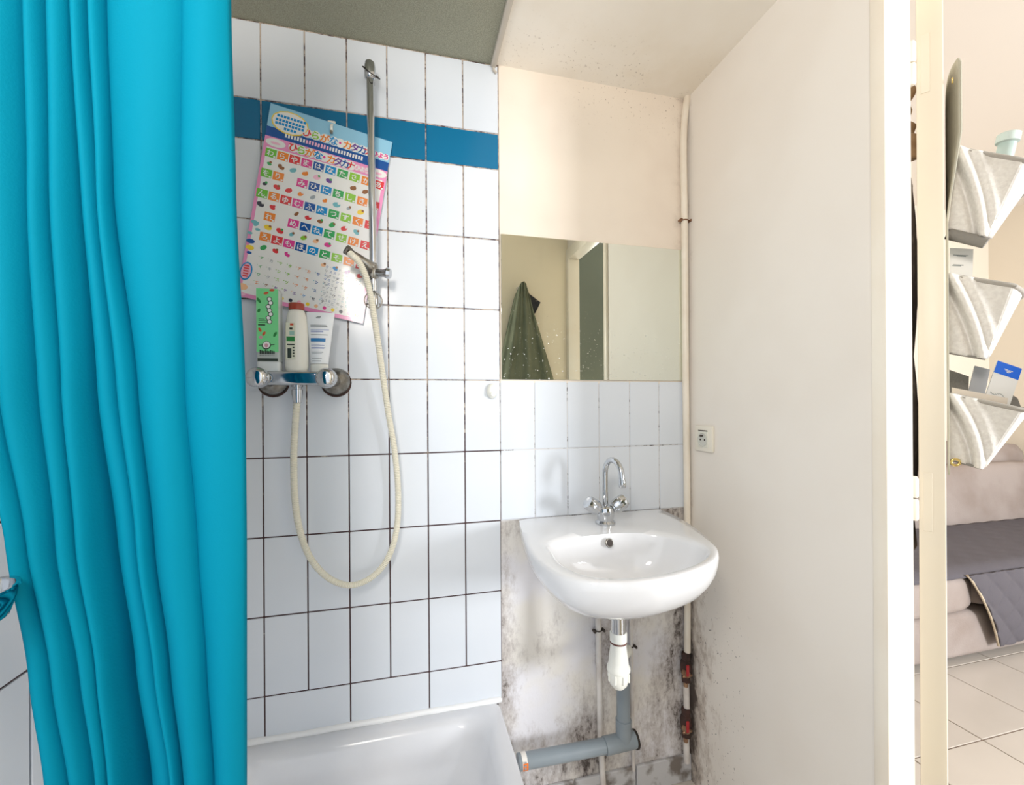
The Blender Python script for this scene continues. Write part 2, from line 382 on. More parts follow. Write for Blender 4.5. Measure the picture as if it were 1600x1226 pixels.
# ================================================================= SHOWER
# tray: rounded rectangular rings, raised on a plinth
tx0, tx1, ty0, ty1, tz = XL+.002, .2525, .46, D-.002, H-.857
def rrect(x0, x1, y0, y1, r, z, n=7):
    out = []
    for cx, cy, a0 in ((x1-r, y1-r, 0), (x0+r, y1-r, 90), (x0+r, y0+r, 180), (x1-r, y0+r, 270)):
        for k in range(n): a = radians(a0 + 90*k/(n-1)); out.append(Vector((cx+r*cos(a), cy+r*sin(a), z)))
    return out
tray = thing('shower_tray', (-.12, .84, 0), 'white acrylic shower tray with rounded basin, set below the tiled wall', 'shower tray')
def ins(d, r, z): return rrect(tx0+d, tx1-d, ty0+d, ty1-d, r, z)
MB().rings([ins(.004, .02, .20), ins(.004, .02, tz-.02), ins(0, .02, tz-.012), ins(.001, .02, tz-.004), ins(.006, .022, tz), ins(.034, .05, tz+.001), ins(.046, .07, tz-.004), ins(.056, .085, tz-.02), ins(.072, .09, tz-.08), ins(.09, .10, tz-.13), ins(.12, .10, tz-.15), ins(.2, .1, tz-.155), ins(.3, .05, tz-.158)]).build('tray_shell', acrylic, tray, 50)
MB().lathe([(0, 0), (.035, 0), (.04, .002), (.03, .004), (0, .003)], (-.22, 1.02, tz-.157), (0, 0, 1), 20).build('drain_cover', chrome, tray, 40)
MB().box(tx0, tx1-.012, ty0+.01, ty1, 0, .20).build('plinth', white_tile, tray)

# curtain
cur = thing('shower_curtain', (-.3, .6, 0), 'turquoise fabric shower curtain hanging in loose folds at the left', 'curtain')
ys = [-400, 0, 300, 606, 850, 1050, 1226, 1400]
tab = {'e0': [-150, -125, -95, -40, 17, 49, 75, 100], 'l0': [-60, -45, -32, -2, 42, 80, 108, 132], 'l1': [24, 25, 30, 47, 78, 117, 145, 165], 'l2': [60, 62, 68, 88, 113, 147, 168, 186], 'l3': [101, 103, 113, 128, 151, 176, 196, 212],
       'l4': [128, 132, 145, 175, 206, 236, 262, 285], 'l5': [156, 160, 170, 208, 234, 259, 280, 300], 'l6': [283, 282, 278, 284, 303, 317, 329, 339], 'e1': [352, 355, 363, 378, 380, 380, 380, 380]}
dep = {'e0': (.0, .0), 'l0': (.004, .006), 'l1': (.022, .024), 'l2': (.022, .006), 'l3': (.012, .066), 'l4': (.018, .016), 'l5': (.008, .014), 'l6': (.004, .012), 'e1': (.012, .012)}
bmp = [.014, .018, .018, .020, .015, .016, .018, .012]
keys = list(tab); NR = 70; rowsv = []
for i in range(NR+1):
    y = -400 + (1400+400)*i/NR
    k = max(0, min(len(ys)-2, sum(1 for q in ys if q <= y)-1)); t = (y-ys[k])/(ys[k+1]-ys[k]); t = t*t*(3-2*t)*.5 + t*.5
    xs = [tab[q][k] + (tab[q][k+1]-tab[q][k])*t for q in keys]; f = min(1, max(0, y/1226))
    row = []
    for sgi in range(len(keys)-1):
        d0 = dep[keys[sgi]][0]*(1-f) + dep[keys[sgi]][1]*f; d1 = dep[keys[sgi+1]][0]*(1-f) + dep[keys[sgi+1]][1]*f
        for q in range(14 if sgi < len(keys)-2 else 15):
            s_ = q/14; p = PY(xs[sgi]*(1-s_)+xs[sgi+1]*s_, y, .60)
            wdt = abs(xs[sgi+1]-xs[sgi])
            bump_ = min(bmp[sgi], .0009*wdt)*(sin(pi*s_)**.7)
            p.y += d0*(1-s_)**1.5 + d1*s_**1.5 - bump_ + .0012*sin(y*.013 + sgi*2 + s_*3)*sin(pi*s_)
            row.append(p)
    rowsv.append(row)
solid(MB().grid(rowsv).build('curtain_cloth', curtain_fab, cur, 80), .0012)
ztop = rowsv[0][0].z
rod = thing('curtain_rod', (-.1, .6, ztop+.03), 'white curtain rod carrying the turquoise curtain above the shower', 'curtain rod')
MB().tube([(XL, .605, ztop+.03), (.235, .605, ztop+.03)], .011, 14).build('rod', white_plastic, rod, 40)
MB().lathe([(0, 0), (.026, 0), (.026, .006), (.014, .012), (0, .012)], (XL+.004, .605, ztop+.03), (1, 0, 0), 18).build('wall_flange', white_plastic, rod, 40)
for q in range(7):
    MB().torus((-.45+.04*q, .605, ztop+.012), (1, .15, 0), .027, .0025, 18, 6).build('curtain_ring', white_plastic, cur, 60)

# chrome soap dish on the left wall
sd = thing('soap_dish', (-.44, .55, H-.20), 'chrome soap dish on the left tiled wall beside the curtain', 'soap dish')
c0 = Vector((-.425, .535, H-.19))
MB().lathe([(0, -.034), (.020, -.034), (.034, -.026), (.040, -.008), (.0405, .001), (.043, .0025), (.0425, .005), (.0385, .0045), (.0375, -.006), (.031, -.024), (.018, -.030), (0, -.030)], c0, (0, 0, 1), 28, .75, 1.25).build('dish', chrome, sd, 50)
MB().tube([(XL, .535, H-.20), (XL+.03, .535, H-.203)], .007, 10).lathe([(0, 0), (.02, 0), (.018, .006), (0, .008)], (XL, .535, H-.20), (1, 0, 0), 18).build('wall_bracket', chrome, sd, 50)

# slide rail with hand shower
rl = thing('shower_rail', (-.087, D, H+.27), 'chrome slide rail with two wall brackets, over the alphabet poster', 'shower rail')
pt, pb = PY(578, 112, 1.166), PY(584.5, 468, 1.166)
MB().tube([pt, pb], .0095, 16).build('rail', chrome, rl, 50)
for p, nm in ((pt, 'wall_bracket'), (pb, 'wall_bracket')):
    up = 1 if p is pt else -1
    MB().lathe([(0, -.028), (.010, -.027), (.014, -.022), (.0145, .004), (.0125, .016), (.007, .021), (0, .022)] , p + Vector((0, 0, .006*up)), (0, 0, up), 18).tube([p + Vector((0, .004, .004*up)), Vector((p.x, D+.002, p.z+.004*up))], .009, 12).build(nm, chrome, rl, 50)
MB().torus(pt + Vector((.004, -.008, -.008)), (.45, -.55, .7), .023, .0014).build('retaining_ring', dark_rubber, rl, 60)
MB().torus(pb + Vector((-.001, -.014, -.006)), (0.1, -1, .05), .0215, .0016).build('retaining_ring', dull_chrome, rl, 60)
ps = PY(581, 424, 1.166)
sl = MB().lathe([(0, -.022), (.013, -.021), (.0165, -.015), (.0165, .015), (.013, .021), (0, .022)], ps, (0, 0, 1), 18)
slo = sl.build('slider', dull_chrome, rl, 50)
MB().tube([ps + Vector((.010, -.004, -.004)), ps + Vector((.030, -.012, -.006)), ps + Vector((.040, -.016, -.007))], [.010, .010, .0145], 14).tube([ps + Vector((.0395, -.016, -.007)), ps + Vector((.047, -.018, -.008))], [.0148, .012], 14).build('lock_knob', chrome, slo, 50)
hs = thing('hand_shower', ps, 'short chrome hand shower resting in the rail slider, its hose end to the upper left', 'hand shower')
tip = PY(540, 389, 1.115); base = ps + Vector((-.002, -.030, .004))
v = base - tip
MB().tube([tip + v*.22, tip + v*.45, tip + v*.8, base, base + v*.12], [.0085, .010, .0115, .0135, .012], 16).build('handle', dull_chrome, hs, 50)
MB().tube([tip - v*.03, tip, tip + v*.08, tip + v*.17, tip + v*.24], [.008, .0118, .0118, .0105, .009], 6).build('hose_nut', mat('nut_chrome', rgb(112, 106, 100), .25, 1), hs, 30)
# hose
hp = [(547, 396, 1.104), (551, 400, 1.098), (560, 408, 1.10), (571, 430, 1.112), (579, 462, 1.125), (587, 510, 1.145), (596, 570, 1.165), (606, 640, 1.178), (616, 700, 1.185), (622, 765, 1.187), (620, 825, 1.185), (606, 872, 1.182), (580, 902, 1.178), (547, 914, 1.172), (514, 903, 1.166), (486, 873, 1.158), (469, 830, 1.152), (461, 780, 1.148), (459, 720, 1.148), (461, 670, 1.148), (464.5, 624, 1.148)]
pts = spline([PY(*q) for q in hp], 40); ln = [0]
for a, b in zip(pts, pts[1:]): ln.append(ln[-1]+(b-a).length)
N = int(ln[-1]/.0021); hpts = []; hr = []; k = 0
for i in range(N+1):
    t = ln[-1]*i/N
    while k < len(ln)-2 and ln[k+1] < t: k += 1
    hpts.append(pts[k].lerp(pts[k+1], (t-ln[k])/max(1e-9, ln[k+1]-ln[k]))); hr.append(.0086 if i % 2 else .0070)
tag(MB().tube(hpts, hr, 10).build('shower_hose', hose_mat, smooth=60), 'cream ribbed shower hose looping from the mixer up to the slide rail', 'hose')

# mixer
mx = thing('shower_mixer', (-.266, 1.15, H+.06), 'chrome wall-mounted shower mixer carrying three toiletry bottles', 'mixer tap')
mz = PY(465, 591, 1.14).z
xl_, xr_ = PY(408, 592, 1.14).x, PY(513, 593, 1.14).x
MB().box(xl_, xr_, 1.122, 1.172, mz-.0165, mz+.0165, .007, 3).build('mixer_body', chrome, mx, 50)
for x in (xl_, xr_):
    MB().lathe([(0, -.003), (.014, -.002), (.021, .003), (.0245, .012), (.0245, .018), (.022, .02), (.0235, .023), (.0235, .036), (.02, .045), (.016, .05), (.016, .06)], (x, 1.098, mz), (0, 1, 0), 28).build('handle', chrome, mx, 40)
    dx = .012 if x == xr_ else .01
    MB().lathe([(.014, -.06), (.0145, -.03), (.030, -.018), (.036, -.004), (.036, 0)], (x+dx*.6, D, mz-.004), (0, 1, 0), 28).build('wall_flange', dull_chrome, mx, 40)
    MB().lathe([(.030, -.003), (.0375, -.0025), (.0385, .0), (.03, .001)], (x+dx*.6, D-.0005, mz-.0065), (0, 1, 0), 24).build('rust_ring', rust, mx, 40)
ox = PY(464.5, 610, 1.148).x
MB().lathe([(.013, 0), (.013, -.006), (.0105, -.007), (.0105, -.012), (.0125, -.013), (.0125, -.024), (.010, -.045), (.0085, -.046)], (ox, 1.148, mz-.014), (0, 0, 1), 20).build('hose_outlet', chrome, mx, 40)
btop = mz + .0165

# toiletries
def scrib(mb, x0, x1, z, y, hgt, wd=None, seed=0):        # a line of unreadable small print as little strokes
    r = random.Random(seed); x = x0
    while x < x1:
        l = min(r.uniform(.001, .0035), x1-x); mb.box(x, x+l, y-.0002, y, z-hgt/2, z+hgt/2); x += l+.0008
ink = mat('ink', rgb(44, 56, 48), .5); ink_grey = mat('ink_grey', rgb(150, 156, 158), .5); ink_lav = mat('ink_lavender', rgb(158, 170, 212), .5); ink_blue = mat('ink_blue', rgb(42, 122, 182), .5)
ink_red = mat('ink_red', rgb(204, 84, 52), .5); ink_green = mat('ink_leaf', rgb(40, 128, 62), .5); ink_white = mat('ink_white', rgb(236, 236, 236), .5); ink_pink = mat('ink_pink', rgb(216, 160, 176), .5)
def blob(mb, cx, cz, rx, rz, y, ang=0, n=10):
    pr = [(cx+rx*cos(2*pi*k/n)*cos(ang)-rz*sin(2*pi*k/n)*sin(ang), cz+rx*cos(2*pi*k/n)*sin(ang)+rz*sin(2*pi*k/n)*cos(ang)) for k in range(n)]
    mb.add([(a, y, b) for a, b in pr] , [tuple(range(n))])
gb = thing('shampoo_bottle', (-.335, 1.14, btop), 'clear rectangular bottle with mint green label, leftmost on the mixer', 'bottle')
x0, x1 = PY(400, 520, 1.128).x, PY(436.5, 520, 1.128).x; ztp = PY(420, 449, 1.128).z
clear = mat('clear_plastic', rgb(214, 222, 220), .12, alpha=.62, col2=None)
sz = lambda d, r, z: rrect(x0+d, x1-d, 1.128+d, 1.162-d, max(.002, r-d), z, 5)
MB().rings([sz(.001, .006, btop+.022), sz(0, .006, btop+.026), sz(0, .006, ztp-.008), sz(.003, .006, ztp-.002), sz(.008, .008, ztp)]).build('bottle_body', clear, gb, 50)
MB().rings([sz(.002, .006, btop), sz(.0005, .006, btop+.003), sz(.0005, .006, btop+.0215), sz(.002, .006, btop+.0225)]).build('cap', mat('cap_white', rgb(222, 228, 230), .3), gb, 50)
lb = [mat('mint_label', rgb(124, 220, 150), .45), ink, ink_white, ink_red, ink_green, ink_pink]; q = MB(); yl = 1.1276
q.box(x0+.001, x1-.002, yl, yl+.0006, btop+.045, ztp-.003); lz = ztp - btop
def lp(fx, fz): return x0+.001 + (x1-x0-.003)*fx, btop + lz*fz
def bl(ci, fx, fz, rx, rz, ang=0, yy=-.0003): q.cur = ci; cx, cz = lp(fx, fz); blob(q, cx, cz, rx, rz, yl+yy, ang)
for t in range(7): bl(1, .60+.06*sin(t*2.1), .86-.045*t, .0058, .0058, 0, -.0002); bl(2, .60+.06*sin(t*2.1), .86-.045*t, .0042, .0040, t, -.0004)
for fx, fz, a in ((.45, .93, .3), (.72, .97, .1), (.16, .49, -1.1), (.34, .445, 1.1)): bl(3, fx, fz, .0058, .0030, a)
for fx, fz, a, r_ in ((.12, .84, -1, .0075), (.85, .44, 1.1, .007), (.12, .72, 1.2, .005)): bl(4, fx, fz, r_, .003, a)
bl(5, .2, .40, .004, .004); bl(1, .45, .305, .0105, .0095, .78, -.0002); bl(2, .45, .31, .0085, .0078, .78, -.0004); bl(5, .45, .305, .004, .005, 0, -.0006)
q.cur = 1
for f0, f1, fz, hh in ((.08, .4, .55, .003), (.1, .38, .62, .001), (.1, .52, .60, .001), (.1, .66, .578, .001), (.1, .32, .315, .0014), (.6, .82, .315, .0014), (.1, .32, .30, .0014), (.6, .82, .30, .0014)):
    a = lp(f0, fz); b_ = lp(f1, fz); q.box(a[0], b_[0], yl-.0003, yl, a[1]-hh/2, a[1]+hh/2)
for t in range(9):
    a = lp(.14+.078*t, .225); q.box(a[0], a[0]+.0028, yl-.0003, yl, a[1]-.0048, a[1]+.0048-.001*(t % 3))
    q.box(a[0], a[0]+.0022, yl-.0003, yl, a[1]-.0085, a[1]-.0072)
a = lp(.05, .135); b_ = lp(.97, .135); q.box(a[0], b_[0], yl-.0006, yl, a[1]-.0032, a[1]+.0032)
q.build('label', lb, gb)
wbx = thing('lotion_bottle', (-.285, 1.15, btop), 'cream white rounded bottle with brown-red cap, between green bottle and tube', 'bottle')
cx = PY(463.5, 530, 1.147).x; zt = PY(465, 474, 1.147).z; hh = zt-btop; hw = .0268
prof = [(.80, 0), (.93, .02), (1.0, .08), (1.0, .3), (.98, .5), (.93, .68), (.83, .8), (.69, .88), (.58, .905)]
MB().rings([[Vector((cx + hw*r_*cos(2*pi*k/28)*(1 if cos(2*pi*k/28) > 0 else 1), 1.148 + .0165*min(1, r_*1.05)*sin(2*pi*k/28), btop+hh*z)) for k in range(28)] for r_, z in prof]).build('bottle_body', mat('cream_plastic', rgb(236, 234, 224), .25), wbx, 60)
MB().lathe([(0, .0), (.0172, .0), (.0178, .002), (.0178, hh*.085), (.0165, hh*.095), (0, hh*.095)], (cx, 1.148, btop+hh*.905), (0, 0, 1), 24, 1, .8).build('cap', mat('brown_red_cap', rgb(158, 62, 44), .35), wbx, 50)
q = MB(); y_ = 1.1312
def lbx(ci, f0, f1, z0, z1, dy=0): q.cur = ci; q.box(cx+hw*f0, cx+hw*f1, y_-.0004-dy, y_+.0035, btop+hh*z0, btop+hh*z1)
lbx(0, -.75, .02, .17, .70); lbx(1, -.7, -.02, .43, .50, .0003); lbx(2, -.66, -.04, .375, .395, .0003); lbx(2, -.62, -.3, .19, .33, .0003)
for t in range(4): lbx(2, -.2, -.05, .21+.04*t, .232+.04*t, .0003)
lbx(3, -.45, -.05, .52, .58, .0003); lbx(4, -.4, -.12, .66, .69, .0003); lbx(2, -.45, -.2, .60, .63, .0003)
q.build('label', [mat('label_cream', rgb(214, 216, 196), .4), ink_green, ink, mat('label_teal', rgb(150, 186, 176), .4), ink_red], wbx)
tb = thing('cream_tube', (-.235, 1.15, btop), 'white squeeze tube with blue band, rightmost of the three toiletries', 'tube')
a = PY(478, 540, 1.146).x; b_ = PY(523, 488, 1.146).x; zt = PY(505, 488, 1.146).z; hh = zt-btop; tcx = (a+b_)/2
def trow(f):                                     # ellipse ring of the tube at height fraction f
    hw_ = .0205 + .0125*f; dp = .0165*(1-f)**.7 + .0008
    return [Vector((tcx - .003*(1-f) + hw_*cos(2*pi*k/28), 1.149 + dp*sin(2*pi*k/28), btop+.02+(hh-.02)*f)) for k in range(28)]
MB().rings([trow(f) for f in (0, .1, .3, .5, .7, .85, .93, .96, 1)]).build('tube_body', mat('tube_white', rgb(236, 240, 244), .3), tb, 60)
MB().lathe([(0, 0), (.0195, 0), (.0205, .002), (.0205, .019), (0, .0195)], (tcx-.003, 1.149, btop), (0, 0, 1), 24, 1, .8).build('cap', white_plastic, tb, 50)
q = MB()
def tband(ci, f0, f1, z0, z1):
    q.cur = ci; vs = []
    for z in (z0, z1):
        hw_ = .0205+.0125*z; dp = .0165*(1-z)**.7+.0008
        for k in range(9):
            u = f0+(f1-f0)*k/8; vs.append((tcx-.003*(1-z)+hw_*u, 1.149-dp*sqrt(max(0, 1-u*u))-.0006, btop+.02+(hh-.02)*z))
    q.add(vs, [(k, k+1, k+10, k+9) for k in range(8)])
tband(0, -.75, .55, .42, .49)
for z, f1, ci in ((.72, .6, 2), (.73, .58, 2), (.75, .5, 2), (.66, .75, 1), (.63, .3, 1), (.615, .32, 1), (.56, .7, 2), (.355, .5, 1), (.31, .6, 1), (.295, .5, 1), (.22, .45, 2), (.19, .35, 2), (.1, .35, 2), (.05, .3, 2)): tband(ci, -.72, f1, z-.007, z+.004)
tband(2, -.3, .0, .88, .91); tband(2, -.2, .05, .90, .925)
q.build('label', [ink_blue, ink_lav, ink_grey], tb)

# ---------------------------------------------------------------- hiragana poster on a hook
po = thing('alphabet_poster', PY(523, 215, D-.008), 'crooked kana chart with pink border and blue header, hung behind the rail', 'poster')
yp = D - .010
O = PY(423, 161, yp); U = (PY(613, 222, yp)-O); Vv = ((PY(372, 463, yp)-O) + (PY(566, 505, yp)-PY(613, 222, yp)))*.5
Wp, Hp = U.length, Vv.length; Un, Vn = U/Wp, Vv/Hp
def uv(px, py):
    p = PY(px, py, yp)-O; det = Un.x*Vn.z-Un.z*Vn.x
    return ((p.x*Vn.z-p.z*Vn.x)/det, (Un.x*p.z-Un.z*p.x)/det)
def bow(u, v): return -.004*sin(pi*u/Wp)*sin(pi*v/Hp) - .004*(v/Hp)**4 + .0007*sin(v*26+u*7)
def S3(u, v, lay): p = O + Un*u + Vn*v; p.y += bow(u, v) - lay; return p
pm = {}
def pmat(k, *c): pm[k] = len(pml); pml.append(mat('print_'+k, rgb(*c), .22, coat=.25))
pml = []
for k, c in dict(pink=(240, 152, 200), white=(240, 240, 238), sky=(150, 204, 232), navy=(20, 84, 160), green=(112, 196, 60), orange=(244, 140, 50), red=(226, 62, 66), magenta=(228, 70, 152), dblue=(28, 88, 166), blue=(24, 146, 212), dgreen=(64, 172, 96), lime=(146, 204, 64), yellow=(248, 214, 60), purple=(116, 72, 158), brown=(150, 98, 60), grey=(168, 176, 182), teal=(120, 190, 200), lpink=(246, 190, 214), dark=(60, 62, 76), pgreen=(200, 222, 196), peach=(250, 196, 150)).items(): pmat(k, *c)
pr = MB()
def rect(u0, v0, u1, v1, col, lay, n=1):
    pr.cur = pm[col]; nu = max(1, int((u1-u0)/.014)); nv = max(1, int((v1-v0)/.014))
    pr.grid([[S3(u0+(u1-u0)*i/nu, v0+(v1-v0)*j/nv, lay) for i in range(nu+1)] for j in range(nv+1)])
def ell(u, v, a, b, col, lay, ang=0, n=14):
    pr.cur = pm[col]; pr.add([S3(u+a*cos(2*pi*k/n)*cos(ang)-b*sin(2*pi*k/n)*sin(ang), v+a*cos(2*pi*k/n)*sin(ang)+b*sin(2*pi*k/n)*cos(ang), lay) for k in range(n)], [tuple(range(n))])
gc = {}
def char(ch, u, v, size, col, lay, bold=0):
    if (ch, size, bold) not in gc: gc[(ch, size, bold)] = glyph(ch, size, bold)
    vs, fs = gc[(ch, size, bold)]; pr.cur = pm[col]; pr.add([S3(u+x, v-y, lay) for x, y in vs], fs)
sheet = MB(); nu, nv = 14, 22
for lay in (0, -.0015): sheet.grid([[S3(Wp*i/nu, Hp*j/nv, lay) for i in range(nu+1)] for j in range(nv+1)])
per = [(i, 0) for i in range(nu)] + [(nu, j) for j in range(nv)] + [(nu-i, nv) for i in range(nu)] + [(0, nv-j) for j in range(nv)]
n1 = (nu+1)*(nv+1); idx = [j*(nu+1)+i for i, j in per]
sheet.f += [(idx[k], idx[(k+1) % len(idx)], idx[(k+1) % len(idx)]+n1, idx[k]+n1) for k in range(len(idx))]; sheet.mi += [0]*len(idx)
sheet.build('sheet', mat('poster_sheet', rgb(240, 240, 240), .25), po, 60)
e = .0006
vh = uv(413, 208)[1]; vb0 = uv(418, 196)[1]
rect(0, 0, Wp, vb0, 'sky', e); rect(0, vb0, Wp, vh+.003, 'navy', e)
rect(0, vh+.003, Wp, uv(423, 231)[1], 'pink', e); rect(0, uv(423, 231)[1]-.001, .009, Hp, 'pink', e); rect(Wp-.010, uv(423, 231)[1]-.001, Wp, Hp, 'pink', e); rect(.008, Hp-.011, Wp-.009, Hp, 'pink', e)
ell(.052, .037, .045, .030, 'yellow', 2*e); ell(.052, .037, .042, .027, 'white', 3*e)
for v_, u0, u1 in ((.025, .02, .085), (.036, .018, .082), (.045, .018, .088), (.055, .04, .065)):
    x = u0
    while x < u1: rect(x, v_-.0035, x+.006, v_+.003, 'blue', 4*e); x += .0078
u0, v0 = uv(480, 208.4); u1, v1 = uv(603, 246)
title = 'ひらがな・カタカナひょう'; tc_ = ['red', 'lime', 'orange', 'blue', 'magenta', 'orange', 'purple', 'dblue', 'red', 'magenta', 'magenta', 'magenta']
fr = [0, .105, .22, .33, .41, .50, .595, .69, .77, .86, .93, 1]
for ch, cl, f in zip(title, tc_, fr):
    u, v = u0+(u1-u0)*f, v0+(v1-v0)*f; sz_ = .024 if f < .85 else .017
    ell(u, v, sz_*.52, sz_*.52, 'white', 2*e); char(ch, u, v, sz_, cl, 3*e, .0006)
u0, v0 = uv(459, 231.8); u1, v1 = uv(574, 268)
for ch, cl, f in zip(title, tc_, fr):
    u, v = u0+(u1-u0)*f, v0+(v1-v0)*f; sz_ = .024 if f < .85 else .017
    ell(u, v, sz_*.52, sz_*.52, 'white' if f < .8 else 'lpink', 2*e); char(ch, u, v, sz_, cl if f < .8 else 'white', 3*e, .0006)
x = .045                                               # small print in the navy band
while x < Wp*.78: rect(x, vb0+.006+.001*(int(x*900) % 2), x+.0045, vh-.005, 'white' if not (.09 < x < .15) else 'lpink', 2*e); x += .0072
for q in (uv(431, 224), uv(590, 271)): ell(q[0], q[1], .024, .011, 'white', 2*e); ell(q[0], q[1]+.001, .012, .003, 'lpink', 3*e)
a = uv(421, 226); vtop = uv(424, 226)[1]+.004
rect(.008, uv(423, 231)[1]-.001, Wp-.009, Hp-.010, 'white', 1.5*e)
kana = ['わらやまはなたさかあ', 'をり　みひにちしきい', 'んるゆむふぬつすくう', '　れ　めへねてせけえ', '　ろよもほのとそこお']
kc = ['green', 'orange', 'red', 'magenta', 'dblue', 'blue', 'dgreen', 'lime', 'orange', 'red']
def cell(r_, c_): return uv(423.7+18.67*c_-6.9*r_, 239.7+5.53*c_+31.4*r_)
for r_, line in enumerate(kana):
    for c_, ch in enumerate(line):
        if ch == '　': continue
        u, v = cell(r_, c_); a_, b_ = .0128, .0108
        rect(u-a_, v-b_, u+a_, v+b_, kc[c_], 2*e); char(ch, u-.001, v, .0175, 'white', 3*e, .0003); rect(u+a_-.006, v+b_-.005, u+a_-.001, v+b_-.001, 'white', 3*e)
pic = [(0, 0, 'dgreen'), (0, 1, 'brown'), (0, 2, 'teal'), (0, 3, 'orange'), (0, 4, 'lpink'), (0, 5, 'purple'), (0, 7, 'brown'), (0, 8, 'brown'), (1, 0, 'dark'), (1, 1, 'red'), (1, 2, 'red'), (1, 3, 'orange'), (1, 4, 'grey'), (1, 5, 'orange'), (1, 6, 'teal'), (1, 7, 'grey'), (1, 8, 'yellow'), (2, 0, 'dark'), (2, 1, 'red'), (2, 3, 'brown'), (2, 4, 'red'), (2, 5, 'brown'), (2, 6, 'dgreen'), (2, 7, 'red'), (2, 8, 'teal'),
       (3, 0, 'teal'), (3, 1, 'yellow'), (3, 2, 'red'), (3, 3, 'teal'), (3, 4, 'lime'), (3, 5, 'peach'), (3, 6, 'magenta'), (3, 8, 'dgreen'), (4, 1, 'dgreen'), (4, 2, 'red'), (4, 3, 'magenta'), (4, 6, 'peach'), (4, 7, 'blue'), (4, 8, 'purple'), (4, 9, 'red')]
for r_, c_, cl in pic:
    u, v = cell(r_+.52, c_+.06); k = R.uniform(.7, 1.2)
    ell(u, v, .0082*k, .0056*k, cl, 2*e, R.uniform(-.8, .8), 9); ell(u+.004*k, v-.004, .0032, .003, R.choice(['dgreen', 'white', 'brown', cl]), 3*e, 0, 8)
for px, py, cl, s_ in ((392, 377, 'dblue', .010), (391, 387, 'yellow', .010), (390, 395, 'dblue', .006), (398, 347, 'teal', .008), (403, 359, 'teal', .006), (391, 364, 'teal', .006)):
    u, v = uv(px, py); ell(u, v, s_, s_*.6, cl, 2*e)
u, v = uv(385.5, 424); ell(u, v, .014, .024, 'blue', 2*e, .1); ell(u, v, .011, .020, 'lpink', 3*e, .1)
for t in range(5): rect(u-.006, v-.015+.0065*t, u+.006, v-.0115+.0065*t, 'red', 4*e)
u, v = uv(380, 448); ell(u, v, .012, .008, 'peach', 2*e); u, v = uv(378, 459); ell(u, v, .01, .005, 'lpink', 3*e)
# small tables: strokes in soft columns, and pale practice sheet lower right
kk = 'アイウエオカキクケコサシスセソタチツテト'
for c_ in range(10):
    for r_ in range(5):
        u, v = uv(409+14.6*c_-2.6*r_, 404+4.2*c_+12.6*r_)
        if v > Hp-.03 or u > Wp-.06 and r_ > 1: continue
        cl = ['pgreen', 'pgreen', 'lime', 'lime', 'peach', 'peach', 'teal', 'teal', 'grey', 'grey'][c_]
        cc = ['dgreen', 'grey', 'lime', 'lime', 'orange', 'orange', 'dblue', 'grey', 'dark', 'grey'][c_] if r_ < 3 else ['orange', 'brown', 'purple', 'purple', 'purple', 'blue', 'dark', 'dark', 'grey', 'grey'][c_]
        rect(u-.0055, v-.007, u+.0075, v+.007, 'white', 2*e); char(kk[(c_*5+r_) % 20], u+.002, v, .009, cc, 3*e, .0002); rect(u-.006, v-.004, u-.004, v-.002, cl, 3*e)
qx = random.Random(3)
for c_ in range(9):
    for r_ in range(11):
        u, v = uv(512+6.4*c_-1.2*r_, 418+1.9*c_+6.2*r_)
        if u > Wp-.016 or v > Hp-.018: continue
        char(qx.choice(kk), u, v, .0085, qx.choice(['pgreen', 'grey', 'pgreen', 'dark', 'teal'] if c_ > 3 else ['dark', 'grey', 'dblue']), 2*e)
for t in range(12):
    u = .20*Wp+t*.0205; ell(min(u, Wp-.018), Hp-.018, .0048, .0048, ['peach', 'magenta', 'yellow', 'dark', 'lpink', 'yellow'][t % 6], 2*e, 0, 8)
pr.build('printed_chart', pml, po)
# hook
hk = thing('wall_hook', PY(521, 196, D), 'small white clip hook on the blue tile band holding the poster', 'hook')
p = PY(519, 199, D-.002)
MB().box(p.x-.011, p.x+.009, D-.006, D-.001, p.z-.012, p.z+.016, .002, 2).tube([(p.x+.001, D-.006, p.z+.004), (p.x+.001, D-.018, p.z-.004), (p.x+.001, D-.020, p.z-.014), (p.x+.001, D-.0155, p.z-.020)], .0038, 8).build('hook_body', white_plastic, hk, 50)
MB().box(p.x-.003, p.x+.004, D-.021, D-.0155, p.z-.026, p.z-.018, .001, 1).build('clip_tip', dull_chrome, hk)
p = PY(768.5, 611, D-.003)
MBk = thing('adhesive_knob', p, 'round white adhesive knob on the white tiles just left of the mirror', 'hook')
MB().lathe([(0, 0), (.0175, 0), (.0185, -.003), (.017, -.008), (.012, -.013), (.005, -.0155), (0, -.016)], (p.x, D-.0005, p.z), (0, 1, 0), 24, .85, 1.2).build('knob_dome', white_plastic, MBk, 50)
MB().lathe([(0, -.013), (.006, -.013), (.006, -.02), (0, -.021)], (p.x, D, p.z-.009), (0, 1, 0), 14).build('knob_peg', white_plastic, MBk, 50)

# ================================================================= BASIN NICHE
mi = MB().box(COLX[7]+.004, .8645, D-.0045, D+.001, H+.069, H+.490, .0008, 1).build('wall_mirror', mirror_glass)
tag(mi, 'frameless rectangular wall mirror above the basin tiles, reflecting a green towel', 'mirror')

